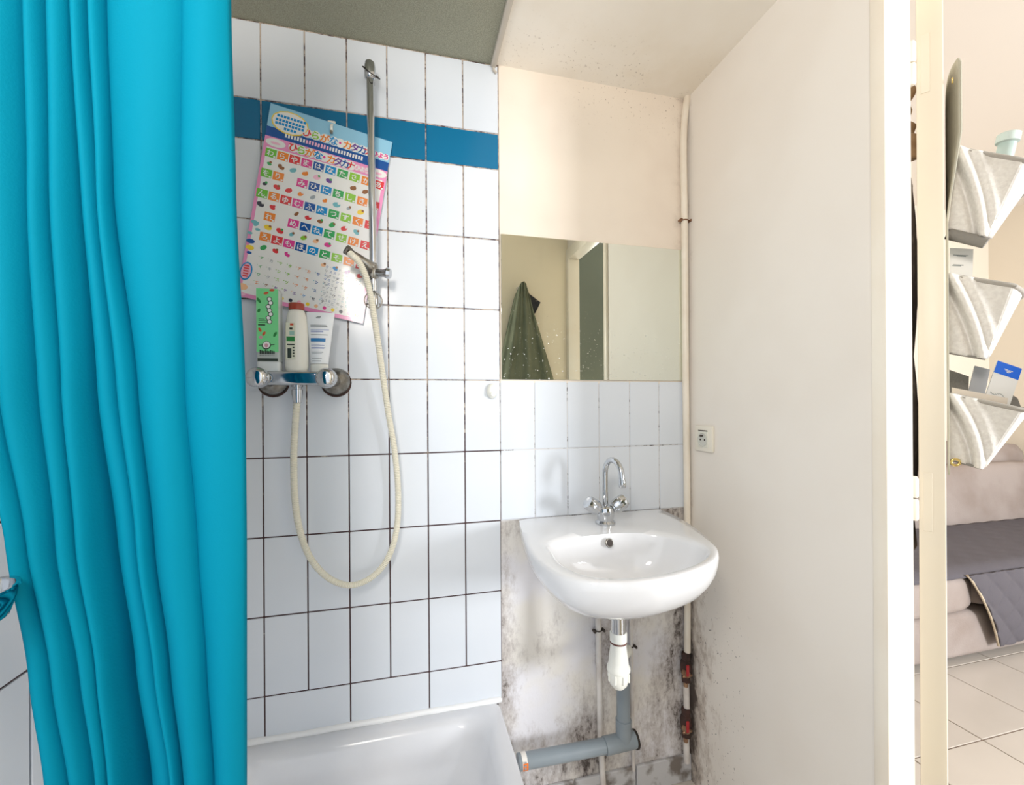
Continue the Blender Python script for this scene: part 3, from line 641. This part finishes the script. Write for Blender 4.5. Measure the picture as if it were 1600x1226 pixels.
# basin: outlines in plan (x, y), swept into body, deck and bowl
bz = H-.337
def closed(pts, c, n=72):
    P = spline([Vector((p[0], p[1], 0)) for p in pts + pts[:1]], 10); out = []
    for k in range(n):
        a = 2*pi*k/n; dv = Vector((cos(a), sin(a), 0)); best = 0
        for p, q in zip(P, P[1:]):
            e_ = q-p; den = dv.x*e_.y-dv.y*e_.x
            if abs(den) < 1e-12: continue
            r = p-c; t = (r.x*e_.y-r.y*e_.x)/den; s_ = (r.x*dv.y-r.y*dv.x)/den
            if t > 0 and -1e-6 <= s_ <= 1+1e-6: best = max(best, t)
        out.append(c + dv*best)
    return out
outer = [(.325, 1.212), (.55, 1.212), (.76, 1.212), (.778, 1.19), (.775, 1.12), (.758, 1.03), (.727, .93), (.688, .84), (.62, .775), (.52, .736), (.425, .726), (.345, .745), (.298, .785), (.277, .85), (.272, .94), (.284, 1.05), (.303, 1.16), (.309, 1.195)]
inner = [(.318, .93), (.322, .975), (.36, 1.005), (.45, 1.022), (.55, 1.02), (.63, .985), (.672, .92), (.670, .855), (.620, .80), (.52, .760), (.425, .750), (.36, .768), (.325, .81), (.312, .87)]
c0 = Vector((.50, .93, 0)); OO = closed(outer, c0); II = closed(inner, c0)
dr_c = Vector((.515, .955, 0))
def oring(s_, z, back=1.0):
    r = []
    for p in OO:
        x = .515+(p.x-.515)*s_; y = 1.0+(p.y-1.0)*(s_ if p.y < 1.0 else back); r.append(Vector((x, y, z)))
    return r
def iring(s_, z): return [Vector((dr_c.x+(p.x-dr_c.x)*s_, dr_c.y+(p.y-dr_c.y)*s_, z)) for p in II]
def mixr(t, z): return [Vector((a.x+(b.x-a.x)*t, a.y+(b.y-a.y)*t, z)) for a, b in zip(OO, II)]
ba = thing('wash_basin', (.53, 1.2, bz-.1), 'white porcelain half-round wash basin fixed to the wall under the mirror', 'sink')
MB().rings([oring(.06, bz-.138, .1), oring(.22, bz-.137, .3), oring(.42, bz-.132, .55), oring(.60, bz-.121, .78), oring(.76, bz-.104, .93), oring(.875, bz-.083, 1), oring(.95, bz-.058, 1), oring(.985, bz-.038, 1), oring(1.0, bz-.020, 1), oring(1.002, bz-.008, 1), oring(.994, bz-.001, 1), mixr(.2, bz+.001), mixr(.5, bz+.0005), mixr(.82, bz), iring(1.0, bz-.003), iring(.975, bz-.010), iring(.945, bz-.026), iring(.89, bz-.052), iring(.80, bz-.076), iring(.64, bz-.095), iring(.42, bz-.106), iring(.18, bz-.111), iring(.07, bz-.113)]).build('basin_bowl', porcelain, ba, 70)
MB().lathe([(0, .001), (.016, .001), (.022, .003), (.024, .0), (.02, -.003), (0, -.003)], (dr_c.x, dr_c.y, bz-.110), (0, 0, 1), 24).build('drain_ring', chrome, ba, 40)
po_ = PZ(954, 845, bz-.020); po_ = Vector((.502, 1.0105, bz-.022))
MB().torus(po_, (0, -1, .3), .0095, .0022, 22, 8).build('overflow_ring', dull_chrome, ba, 60)
MB().lathe([(0, -.002), (.009, -.002), (.009, .002), (0, .002)], po_, (0, -1, .3), 18).build('overflow_hole', hole_dark, ba, 40)

# faucet
fc = PZ(946, 818, bz); fx, fy = fc.x, fc.y
fa = thing('basin_faucet', (fx, fy, bz), 'chrome two-handle faucet with swan-neck spout on the basin deck', 'faucet')
MB().lathe([(0, 0), (.0275, 0), (.028, .005), (.0235, .009), (.0215, .011), (.0235, .02), (.0265, .034), (.0235, .046), (.015, .052), (.0095, .053), (0, .053)], (fx, fy, bz+.0005), (0, 0, 1), 28).build('faucet_body', chrome, fa, 40)
zt = PY(945, 713, fy).z
sp = [(fx, fy, bz+.045), (fx, fy, zt-.045)] + [(fx+.004*(1-cos(a)), fy-.040*(1-cos(a)), zt-.045+.040*sin(a)) for a in [pi*k/12 for k in range(1, 13)]]
le = Vector(sp[-1]); sp += [(le.x+.001, le.y-.002, le.z-.012)]
spo = MB().tube(sp, .0078, 14).build('spout', chrome, fa, 60)
le = Vector(sp[-1])
MB().lathe([(0, .003), (.0085, .003), (.0092, 0), (.0092, -.013), (.0075, -.015), (0, -.014)], le, (0, 0, 1), 18).build('aerator', chrome, spo, 40)
for sx in (-1, 1):
    ax = Vector((sx*.82, -.12, .56)).normalized(); o_ = Vector((fx, fy, bz+.027))
    h = MB().lathe([(.012, .012), (.0125, .030), (.0128, .031)], o_, ax, 20)
    vn = h.build('valve_neck', chrome, fa, 40)
    q_ = ax.to_track_quat('Z', 'Y'); rr = []
    for d_, r_ in ((.030, .013), (.032, .0185), (.042, .0205), (.064, .0195), (.070, .017), (.071, .013), (.071, .002)):
        rr.append([o_ + q_ @ Vector(((r_*(1-.10*(k % 4 == 0)))*cos(2*pi*k/24), (r_*(1-.10*(k % 4 == 0)))*sin(2*pi*k/24), d_)) for k in range(24)])
    MB().rings(rr).build('handle', chrome, vn, 35)

# trap and waste pipe
tp = thing('bottle_trap', (.525, 1.0, H-.6), 'white plastic bottle trap hanging below the basin on a chrome tailpiece', 'trap')
ty = 1.0; tpx = PY(966, 980, ty).x
zz = lambda y: PY(967, y, ty).z
MB().lathe([(0, bz-.125), (.0185, bz-.125), (.0185, zz(986)), (.017, zz(987)), (0, zz(987))], (tpx, ty, 0), (0, 0, 1), 22).build('tailpiece', chrome, tp, 40)
MB().lathe([(.019, zz(986)), (.0215, zz(988)), (.0215, zz(1000)), (.019, zz(1001))], (tpx, ty, 0), (0, 0, 1), 22).build('collar_nut', white_plastic, tp, 40)
MB().torus((tpx, ty, zz(1002)), (0, 0, 1), .0195, .0022, 24, 8).build('rubber_seal', mat('seal_brown', rgb(110, 66, 58), .6), tp, 60)
MB().lathe([(0, zz(1001)), (.0195, zz(1001)), (.020, zz(1008)), (.0245, zz(1030)), (.026, zz(1038)), (.0295, zz(1041)), (.0295, zz(1045)), (.026, zz(1047)), (.0255, zz(1058)), (.022, zz(1067)), (.014, zz(1073)), (0, zz(1074))], (tpx, ty, 0), (0, 0, 1), 26).build('trap_cup', white_plastic, tp, 40)
for k in range(8):
    a = 2*pi*k/8; MB().box(-.002, .002, -.0025, .0025, zz(1061), zz(1048), .001, 1, Matrix.Translation((tpx+.0262*cos(a), ty+.0262*sin(a), 0))).build('grip_rib', white_plastic, tp)
wy = 1.13; wx = PY(974, 1100, wy).x
ez = zz(1060); pe = PY(974, 1050, wy).z
MB().tube(spline([(tpx, ty+.01, ez), (tpx+(wx-tpx)*.6, ty+(wy-ty)*.6, ez), (wx, wy-.022, ez), (wx, wy-.006, ez-.008), (wx, wy, ez-.024), (wx, wy, min(pe, ez-.024)-.012)], 4), .0155, 16).build('outlet_pipe', white_plastic, tp, 50)
wp = thing('waste_pipe', (wx, wy, H-.95), 'grey plastic waste pipe with tee, running left from below the trap', 'pipe')
zt_ = PY(980, 1157, wy).z; pl = PY(812, 1190, wy)
MB().tube([(wx, wy, PY(974, 1050, wy).z), (wx, wy, zt_+.06)], .0195, 20).build('vertical_pipe', grey_pvc, wp, 50)
MB().lathe([(.0195, .066), (.0225, .065), (.0225, 0)], (wx, wy, zt_), (0, 0, 1), 22).tube([(wx-.06, wy, zt_-.001), (wx+.034, wy, zt_+.001)], .0235, 22).build('tee', grey_pvc, wp, 50)
MB().tube([(wx+.034, wy, zt_), (wx+.040, wy, zt_)], .0255, 22).build('end_cap', dark_rubber, wp, 50)
MB().tube([(wx-.04, wy, zt_-.001), (pl.x-.005, wy, pl.z)], .0205, 22).build('horizontal_pipe', grey_pvc, wp, 50)
MB().tube([(pl.x+.004, wy, pl.z+.0003), (pl.x+.018, wy, pl.z+.0005)], .0209, 22).build('sticker', mat('sticker_white', rgb(236, 232, 226), .5), wp, 50)
q = MB()
for k in range(5):
    a0, a1 = radians(155+13*k), radians(155+13*(k+1)); q.add([(pl.x+xx, wy+.0213*cos(a), pl.z+.0213*sin(a)) for xx in (.005, .019) for a in (a0, a1)], [(0, 1, 3, 2)])
q.build('sticker_orange', mat('sticker_orange', rgb(240, 122, 40), .5), wp)
for k, (zz0, l_) in enumerate(((.012, .008), (.004, .005), (-.003, .007))):
    MB().box(pl.x+.008, pl.x+.008+.006, wy-.0222, wy-.0208, pl.z+zz0-.001-.001*k, pl.z+zz0+.002, 0).build('sticker_print', ink_grey, wp)

# supply pipes
def vpipe(name, path, r, m, label, clips=(), group=None, cm=None):
    t = thing(name, path[-1], label, 'pipe', group); MB().tube(path, r, 14).build('pipe_run', m, t, 50); return t
def clip(parent, x, y, z, r, m, screws=True):
    MB().torus((x, y, z), (0, 0, 1), r, .0022, 18, 6).box(x-.003, x+.003, y, D+.004, z-.004, z+.004).build('pipe_clip', m, parent, 50)
    for sx in (-1, 1): MB().lathe([(0, 0), (.0042, 0), (.0042, -.014), (.003, -.016), (0, -.016)], (x+sx*(r+.006), y+.004, z), (0, 1, 0), 10).box(x+sx*(r-.001), x+sx*(r+.008), y+.001, y+.004, z-.003, z+.003).build('clip_screw', m, parent, 40)
py_ = D-.012
cp = vpipe('corner_pipe', spline([PY(1080, 133, py_), PY(1074, 152, py_), PY(1069.5, 190, py_), PY(1068, 240, py_), PY(1069.5, 345, py_), PY(1071.5, 600, py_), PY(1074, 830, py_), PY(1074, 1018, py_)], 5), .0105, cream_pipe, 'cream painted pipe running up the right corner from basin height to the ceiling')
q_ = PY(1069.5, 345, py_); clip(cp, q_.x, py_, q_.z, .0112, brass)
lp_ = thing('lower_corner_pipe', PY(1072, 1190, py_), 'white pipe in the right corner below the basin, between two red-handled valves', 'pipe')
for a_, b2 in ((1064, 1106), (1150, 1190)):
    MB().tube([PY(1072, a_, py_), PY(1073, b2, py_)], .0098, 14).build('pipe_run', white_pipe, lp_, 50)
for k, (yc, wd_) in enumerate(((1042, 'upper'), (1128, 'lower'))):
    c_ = PY(1071.5, yc, py_)
    vv = thing('stop_valve', c_, ['rusty stop valve with red lever in the right corner, nearer the basin', 'rusty stop valve with red lever in the right corner, nearer the floor'][k], 'valve', 'red-handled stop valves')
    MB().lathe([(0, -.046), (.013, -.046), (.0145, -.04), (.0145, -.028), (.012, -.026), (.017, -.016), (.019, 0), (.017, .016), (.012, .026), (.0145, .028), (.0145, .042), (.012, .047), (0, .047)], c_, (0, 0, 1), 6).build('valve_body', rust, vv, 25)
    MB().lathe([(.0115, 0), (.010, -.018), (.006, -.022), (0, -.022)], c_ + Vector((-.009, -.006, -.010)), (0, 1, 0), 10).box(c_.x-.026, c_.x+.008, c_.y-.024, c_.y-.018, c_.z-.018, c_.z-.010, .002, 1).build('spindle_nut', brass, vv, 40)
    MB().box(c_.x-.017, c_.x-.007, c_.y-.029, c_.y-.024, c_.z-.012, c_.z+.024, .002, 2).build('lever', red_plastic, vv, 40)
    MB().lathe([(0, -.058), (.0075, -.058), (.008, -.05), (.008, -.044), (0, -.044)], c_ + Vector((-.003, -.004, 0)), (0, 0, 1), 10).build('drain_plug', brass, vv, 40)
py2 = D-.010
a_ = PY(934, 940, py2); b2 = PY(938, 1150, py2); c2 = PY(943, 1235, py2)
wpv = vpipe('supply_pipe', [a_, b2, c2], .0088, white_pipe, 'white supply pipe standing left of the bottle trap on the mouldy wall')
q_ = PY(935, 984, py2); clip(wpv, q_.x, py2, q_.z, .0092, steel_screw)
a_ = PY(985, 950, D-.004); b2 = PY(990, 1203, D-.004)
wpt = vpipe('thin_pipe', [a_, b2], .0052, white_pipe, 'thin white pipe on the wall just right of the bottle trap')
q_ = PY(987, 1010, D-.005); clip(wpt, q_.x, D-.004, q_.z, .0055, steel_screw)

# socket
so = thing('wall_socket', PX(1102, 685, XR), 'cream square power socket on the right wall above the basin', 'socket')
c_ = PX(1102.5, 685, XR); sc_ = Vector((XR, c_.y, c_.z))
MB().box(XR-.009, XR, sc_.y-.039, sc_.y+.039, sc_.z-.039, sc_.z+.039, .0025, 2).build('face_plate', mat('socket_cream', rgb(236, 230, 216), .35), so, 40)
sin_ = MB().box(XR-.0105, XR-.008, sc_.y-.023, sc_.y+.023, sc_.z-.027, sc_.z+.023, .001, 1).build('insert', mat('socket_insert', rgb(228, 226, 214), .35), so, 40)
MB().lathe([(.0205, .001), (.0205, -.002), (.0185, -.0025), (.0175, -.0006), (0, -.0005)], (XR-.0105, sc_.y, sc_.z-.003), (1, 0, 0), 26).build('socket_well', mat('socket_well', rgb(206, 206, 198), .4), so, 40)
for dy, dz in ((.0095, -.003), (-.0095, -.003)):
    MB().lathe([(0, -.001), (.0028, -.001), (.0028, .003), (0, .003)], (XR-.0108, sc_.y+dy, sc_.z+dz), (1, 0, 0), 12).build('pin_hole', hole_dark, sin_)
MB().lathe([(0, -.010), (.002, -.010), (.0026, -.008), (.0026, 0), (0, 0)], (XR-.0105, sc_.y, sc_.z+.009), (1, 0, 0), 12).build('earth_pin', steel_screw, sin_, 40)
MB().box(XR-.0112, XR-.009, sc_.y-.02, sc_.y+.02, sc_.z+.0235, sc_.z+.0255).build('insert_gap', hole_dark, so)

# towel on a hook on the wall behind the camera (seen in the mirror)
yw = .145
tw = thing('hanging_towel', (.62, yw+.03, H+.63), 'olive green towel hanging on a hook, seen reflected in the mirror', 'towel')
rows_ = []; NV = 26
for i in range(NV+1):
    t = i/NV; z = H+.645-t*.95; half = .030+.135*min(1, t*1.3)**.9+.06*t; cxx = .605+.045*t; row = []
    for j in range(41):
        a = -1+2*j/40; dep_ = .020+.055*sqrt(max(0, 1-a*a))*(1-.35*t)
        row.append((cxx+half*a, yw+.006+dep_ + .012*t**.5*sin(a*9+1.3*sin(t*2))+.005*sin(a*19+t*3), z - .055*abs(a)**2.2*(1-t)**2))
    rows_.append(row)
solid(MB().grid(rows_).build('towel_cloth', towel_fab, tw, 80), .004)
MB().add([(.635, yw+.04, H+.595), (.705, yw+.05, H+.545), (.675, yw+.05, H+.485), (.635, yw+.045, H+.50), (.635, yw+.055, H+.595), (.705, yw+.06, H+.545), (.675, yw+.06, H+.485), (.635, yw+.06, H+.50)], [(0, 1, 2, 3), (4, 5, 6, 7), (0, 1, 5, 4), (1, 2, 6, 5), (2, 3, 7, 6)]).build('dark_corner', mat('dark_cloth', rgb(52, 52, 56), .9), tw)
th = thing('towel_hook', (.60, yw, H+.63), 'small chrome hook on the far wall carrying the olive green towel', 'hook')
MB().lathe([(0, 0), (.014, 0), (.013, .004), (0, .006)], (.60, yw, H+.625), (0, 1, 0), 16).tube([(.60, yw, H+.625), (.60, yw+.02, H+.622), (.60, yw+.028, H+.632)], .004, 8).build('hook_body', chrome, th, 50)

# cupboard beyond the doorway, seen only in the mirror
cb = thing('tall_cupboard', (1.35, -.75, 0), 'tall plain grey-green cupboard seen in the mirror through the doorway', 'cupboard')
MB().box(1.0, 1.6, -1.05, -.62, 0, 2.45, .004, 1).build('carcass', cupboard_paint, cb)
MB().box(1.005, 1.148, -.62, -.602, .05, 2.43, .003, 1).build('door', cupboard_paint, cb); MB().box(1.152, 1.595, -.62, -.602, .05, 2.43, .003, 1).build('door', cupboard_paint, cb)

# ================================================================= BEYOND THE DOOR
# hanging organiser on the door leaf
og = thing('hanging_organiser', L2W(.1, TH, H+.55), 'grey felt hanging organiser with three bulging pockets on the open door', 'organiser')
U0 = .045
def Q(px, py, u=U0):                              # point of the vertical plane across the leaf at distance u
    r = ray(px, py); o = A + dd*u; t = o.dot(dd)/r.dot(dd); return r*t + Vector((0, 0, H))
U1 = .30
def back(p): return p + dd*(U1-U0)
rows_ = []
for i in range(25):
    t = i/24; zt_ = PY(0, 0, 1).z; row = []
    p0 = Q(1478, 118+620*t, U0)
    for j in range(41):
        s_ = j/40; lean = .019*min(1, max(0, (.37-t)/.2))*(1-s_)**7
        zc = p0.z - (.02 if False else 0); base_ = L2W(U0-.03 + (U1+.05-U0)*s_, TH+.004, zc)
        row.append(base_ + dn*lean + Vector((0, 0, .012 if (i == 0 and 0 < s_ < 1) else 0)))
    rows_.append(row)
solid(MB().grid(rows_).build('back_sheet', mat('organiser_back', rgb(178, 174, 158), .85, bump=.2, bscale=200), og, 80), .003)
def gusset(name, quad, ridge, mtl):               # near side of a pocket: quad TL, TR, BR, BL with a folded ridge from TL to BR
    TL, TR, BR, BL = quad; m_ = MB(); rr = []
    for i in range(33):
        t = i/32; Lp = TL.lerp(BL, t); Rp = TR.lerp(BR, t); row = []
        for j in range(41):
            s_ = j/40; p = Lp.lerp(Rp, s_); d = s_-t*.92
            p = p - dd*(ridge*math.exp(-(d/.12)**2)) + dd*(ridge*.9*math.exp(-((d+.22)/.12)**2)) - dd*(ridge*.4*math.exp(-((d-.30)/.10)**2))
            row.append(p)
        rr.append(row)
    m_.grid(rr); return solid(m_.build(name, mtl, og, 80), .003)
def pocket(quad, dark_bottom, lift=0):
    TL, TR, BR, BL = [Q(*q) for q in quad]; UP = Vector((0, 0, lift))
    pk = gusset('pocket_side', (TL, TR, BR, BL), .012, felt)
    gusset('pocket_side', (back(TL), back(TR), back(BR)+UP, back(BL)+UP), .006, felt)
    fr_ = []
    for i in range(9):
        t = i/8; p = TR.lerp(BR, t); row = []
        for j in range(9):
            s_ = j/8; row.append(p + dd*(U1-U0)*s_ + dn*(.02*sin(pi*s_)*(1-.4*t)) + UP*(t*s_))
        fr_.append(row)
    solid(MB().grid(fr_).build('pocket_front', felt, og, 80), .003)
    # bottom panel and rim binding
    bt = [[BL.lerp(BR, i/6) + dd*(U1-U0)*j/6 + Vector((0, 0, -dark_bottom*sin(pi*i/6)+lift*j/6)) for j in range(7)] for i in range(7)]
    solid(MB().grid(bt).build('pocket_bottom', felt_in, og, 60), .004)
    rim = [TL.lerp(TR, i/8) for i in range(9)] + [TR + dd*(U1-U0)*j/8 + dn*(.02*sin(pi*j/8)) for j in range(1, 9)] + [back(TR).lerp(back(TL), i/8) for i in range(1, 9)]
    MB().tube([p + Vector((0, 0, -.003)) for p in rim], .0045, 8).build('rim_binding', felt_dark, og, 60)
    if dark_bottom: MB().tube([BL.lerp(BR, i/8) + Vector((0, 0, -.009)) for i in range(9)], .010, 10).build('bottom_roll', felt_in, og, 60)
    return TL, TR, BR, BL
pocket([(1497, 231), (1600, 248), (1541, 372), (1481, 358)], .006, .06)
pocket([(1483, 428), (1584, 444), (1540, 561), (1481, 551)], 0, .045)
pocket([(1484, 614), (1598, 638), (1534, 732), (1481, 717)], 0)
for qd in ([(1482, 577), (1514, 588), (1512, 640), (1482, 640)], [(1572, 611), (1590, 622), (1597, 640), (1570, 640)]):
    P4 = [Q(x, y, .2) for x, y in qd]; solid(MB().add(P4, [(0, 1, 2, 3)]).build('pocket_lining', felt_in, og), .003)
p = Q(1493, 722, U0-.012)
MB().torus(p, dd*-1+dn*.3, .006, .0022, 18, 8).build('eyelet', gold, og, 60)
p = Q(1480.5, 130, U0-.036); MB().torus(L2W(.006, TH+.012, p.z), dn, .004, .0014, 14, 6).build('eyelet', gold, og, 60)
# things in the pockets
def slab(name, quad, u, th, m, label, cat, extra=None):
    """upright card or carton: quad = four corners on the plane across the leaf, thickness th along the leaf"""
    P4 = [Q(x, y, u) for x, y in quad]; t = thing(name, P4[3], label, cat)
    vs = P4 + [p + dd*th for p in P4]
    MB().add(vs, [(0, 1, 2, 3), (7, 6, 5, 4), (0, 4, 5, 1), (1, 5, 6, 2), (2, 6, 7, 3), (3, 7, 4, 0)]).build('carton' if th > .01 else 'card', m, t)
    return t, P4
card_w = mat('white_card', rgb(244, 243, 242), .4)
t, P4 = slab('paper_card', [(1484, 387), (1521, 389), (1519, 450), (1484, 448)], .11, .002, card_w, 'white printed paper card sticking up from the middle pocket', 'card')
q = MB()
def onq(P4, a, b): return (P4[0].lerp(P4[1], a)).lerp(P4[3].lerp(P4[2], a), b) - dd*.0006
for b0, a0, a1 in ((.17, .15, .8), (.19, .3, .7), (.42, .15, .6), (.44, .1, .5)):
    q.add([onq(P4, a0, b0), onq(P4, a1, b0), onq(P4, a1, b0+.02), onq(P4, a0, b0+.02)], [(0, 1, 2, 3)])
q.build('print_lines', ink_grey, t)
t, P4 = slab('grey_carton', [(1523, 571), (1547, 577), (1530, 660), (1503, 654)], .13, .03, mat('grey_card', rgb(186, 188, 194), .5), 'plain grey carton standing in the lowest pocket, left of blue box', 'box')
t, P4 = slab('blue_white_box', [(1559, 563), (1597, 576), (1566, 668), (1527, 656)], .10, .025, card_w, 'white medicine box with blue top band in the lowest pocket', 'box')
q = MB(); q.add([onq(P4, 0, 0), onq(P4, 1, 0), onq(P4, 1, .19), onq(P4, 0, .19)], [(0, 1, 2, 3)]); q.build('blue_band', mat('box_blue', rgb(0, 104, 232), .35), t)
q = MB()
for a0, b0, a1, b1 in ((.36, .085, .52, .10), (.42, .105, .54, .118), (.70, .085, .54, .10), (.64, .105, .52, .118), (.48, .122, .58, .135)):
    q.add([onq(P4, a0, b0)-dd*.0004, onq(P4, a1, b1-.012)-dd*.0004, onq(P4, a1, b1)-dd*.0004, onq(P4, a0, b0+.012)-dd*.0004], [(0, 1, 2, 3)])
q.build('white_emblem', ink_white, t)
q = MB()
for k in range(10): 
    a0 = .12+.07*k; b0 = .50+.02*sin(k*.9); q.add([onq(P4, a0, b0), onq(P4, a0+.07, b0+.006), onq(P4, a0+.07, b0+.016), onq(P4, a0, b0+.010)], [(0, 1, 2, 3)])
q.build('curved_print', ink_grey, t)
slab('cream_booklet', [(1487, 605), (1575, 622), (1569, 660), (1487, 655)], .065, .006, mat('booklet', rgb(232, 220, 206), .5), 'cream booklet lying across the front of the lowest pocket', 'booklet')
bt = thing('small_bottle', Q(1572, 236, .10), 'small translucent pale blue bottle poking out of the top pocket', 'bottle')
p0, p1 = Q(1566, 262, .10), Q(1577, 208, .10); v = p1-p0
MB().tube([p0, p0+v*.55, p0+v*.7, p0+v*.72], [.012, .013, .0125, .010], 16).build('bottle_body', mat('pale_plastic', rgb(206, 226, 222), .2, alpha=.7), bt, 50)
MB().tube([p0+v*.70, p0+v*.73, p0+v*.96, p1], [.011, .0165, .0165, .013], 18).build('cap', mat('pale_cap', rgb(224, 238, 234), .2, alpha=.85), bt, 50)

# coat and scarf on the hidden face of the door, visible in the hinge gap
ct = thing('hanging_coat', L2W(.2, -.02, H+.5), 'dark patterned garment hanging behind the door, seen through the hinge gap', 'coat')
rows_ = []
for i in range(31):
    t = i/30; z = H+.50-.82*t; row = []
    for j in range(25):
        a = 2*pi*j/24; hw_ = .05+.09*min(1, t*4)+.012*sin(t*9)
        row.append(L2W(.20+hw_*cos(a), -.040+(.030+.005*sin(a*3+t*14))*sin(a), z))
    rows_.append(row)
MB().rings([r[:-1] for r in rows_]).build('coat_body', coat_fab, ct, 70)
MB().tube([L2W(.185, -.03, H+.48), L2W(.19, -.035, H+.56), L2W(.21, -.032, H+.60), L2W(.23, -.035, H+.55), L2W(.235, -.03, H+.48)], .010, 10).build('collar', mat('coat_collar', rgb(150, 126, 106), .85), ct, 60)
sf = thing('tan_scarf', L2W(.2, -.02, H+.66), 'tan fabric scarf knotted over the coat hook, seen through hinge gap', 'scarf')
MB().tube(spline([L2W(.15, -.016, H+.53), L2W(.145, -.018, H+.56), L2W(.16, -.024, H+.60), L2W(.16, -.030, H+.64), L2W(.19, -.022, H+.70), L2W(.18, -.016, H+.745)], 6), [.020-.0003*k+.004*sin(k*1.1) for k in range(31)], 12).build('scarf_cloth', tan_fab, sf, 70)
MB().tube([L2W(.18, -.002, H+.74), L2W(.18, -.035, H+.735), L2W(.18, -.045, H+.755)], .004, 8).build('door_hook', chrome, dr, 50)

# sofa
sx0, sx1, sy = 1.75, 4.15, 1.43
sfa = thing('sofa', (3, 1.8, 0), 'beige suede sofa with loose cushions in the living room beyond the door', 'sofa')
MB().box(sx0, sx1, sy, 2.22, .03, .245, .03, 4).build('sofa_base', sofa_fab, sfa, 60)
def cushion(x0, x1, y0, y1, z0, z1, name, bul, M=None, bev=.06):
    b = bmesh.new(); bmesh.ops.create_cube(b, size=1); bmesh.ops.subdivide_edges(b, edges=b.edges[:], cuts=9, use_grid_fill=True)
    for v in b.verts:
        n_ = v.co*2; k = [1-abs(c)**4 for c in n_]
        p = Vector((n_.x*(1+bul*.15*k[1]*k[2]), n_.y*(1+bul*k[0]*k[2]), n_.z*(1+bul*k[0]*k[1])))
        r_ = [abs(c) for c in n_]; f = 1-.045*(max(0, r_[0]*r_[2])**8+max(0, r_[1]*r_[2])**8+max(0, r_[0]*r_[1])**8); p *= f
        v.co = Vector(((x0+x1)/2+p.x*(x1-x0)/2, (y0+y1)/2+p.y*(y1-y0)/2, (z0+z1)/2+p.z*(z1-z0)/2))
    if M: bmesh.ops.transform(b, matrix=M, verts=b.verts)
    return MB().bm(b).build(name, sofa_fab, sfa, 80)
cushion(sx0, 2.55, sy-.015, 2.0, .245, .425, 'seat_cushion', .03); cushion(2.555, sx1, sy-.015, 2.0, .245, .425, 'seat_cushion', .03)
def tilt(y, z, a): return Matrix.Translation((0, y, z)) @ Matrix.Rotation(radians(a), 4, 'X') @ Matrix.Translation((0, -y, -z))
cushion(sx0, 3.06, 1.88, 2.12, .42, .80, 'back_cushion', .06, tilt(2.0, .42, -8)); cushion(3.07, sx1, 1.88, 2.12, .42, .80, 'back_cushion', .06, tilt(2.0, .42, -8))
cushion(sx0, sx1, 2.02, 2.24, .3, .93, 'backrest', .03)
# quilted throw
tq = thing('quilted_throw', (3.1, 1.5, .43), 'dark grey quilted throw over the sofa seat, corner hanging down the front', 'throw')
def quilt(a, b): return .011*(abs(sin(a*pi/.13+b*pi/.13))*abs(sin(a*pi/.13-b*pi/.13)))**.5
rows_ = []; NX = 220
for i in range(NX+1):
    x = 1.76+(4.1-1.76)*i/NX; row = []
    for j in range(31):
        s_ = j/30; y = 1.88-(1.88-1.40)*s_; fr_ = max(0, 1-abs(y-1.40)/.06)
        row.append((x, y, .446+.02*(1-s_)-.03*fr_**2 + quilt(x, y)*.35))
    rows_.append(row)
solid(MB().grid(rows_).build('throw_top', throw_fab, tq, 80), .006)
rows_ = []
for i in range(201):
    row = []
    for j in range(61):
        s_ = j/60; xs_ = 2.45+.20*s_**.8; x = xs_+(4.1-xs_)*i/200; z = .425-(.34)*s_ + .02*s_*((x-2.65)/1.4); z = .43-.345*s_ + .03*s_*max(0, x-2.7)
        row.append((x, 1.398-.012*sin(pi*s_)-quilt(x, z)+.006*sin(x*7)*s_, z))
    rows_.append(row)
solid(MB().grid(rows_).build('throw_drop', throw_fab, tq, 80), .006)
MB().tube([(2.45+.20*(j/40)**.8, 1.395-.012*sin(pi*j/40), .43-.345*j/40) for j in range(41)], .005, 8).build('edge_binding', mat('binding', rgb(200, 184, 160), .8), tq, 60)
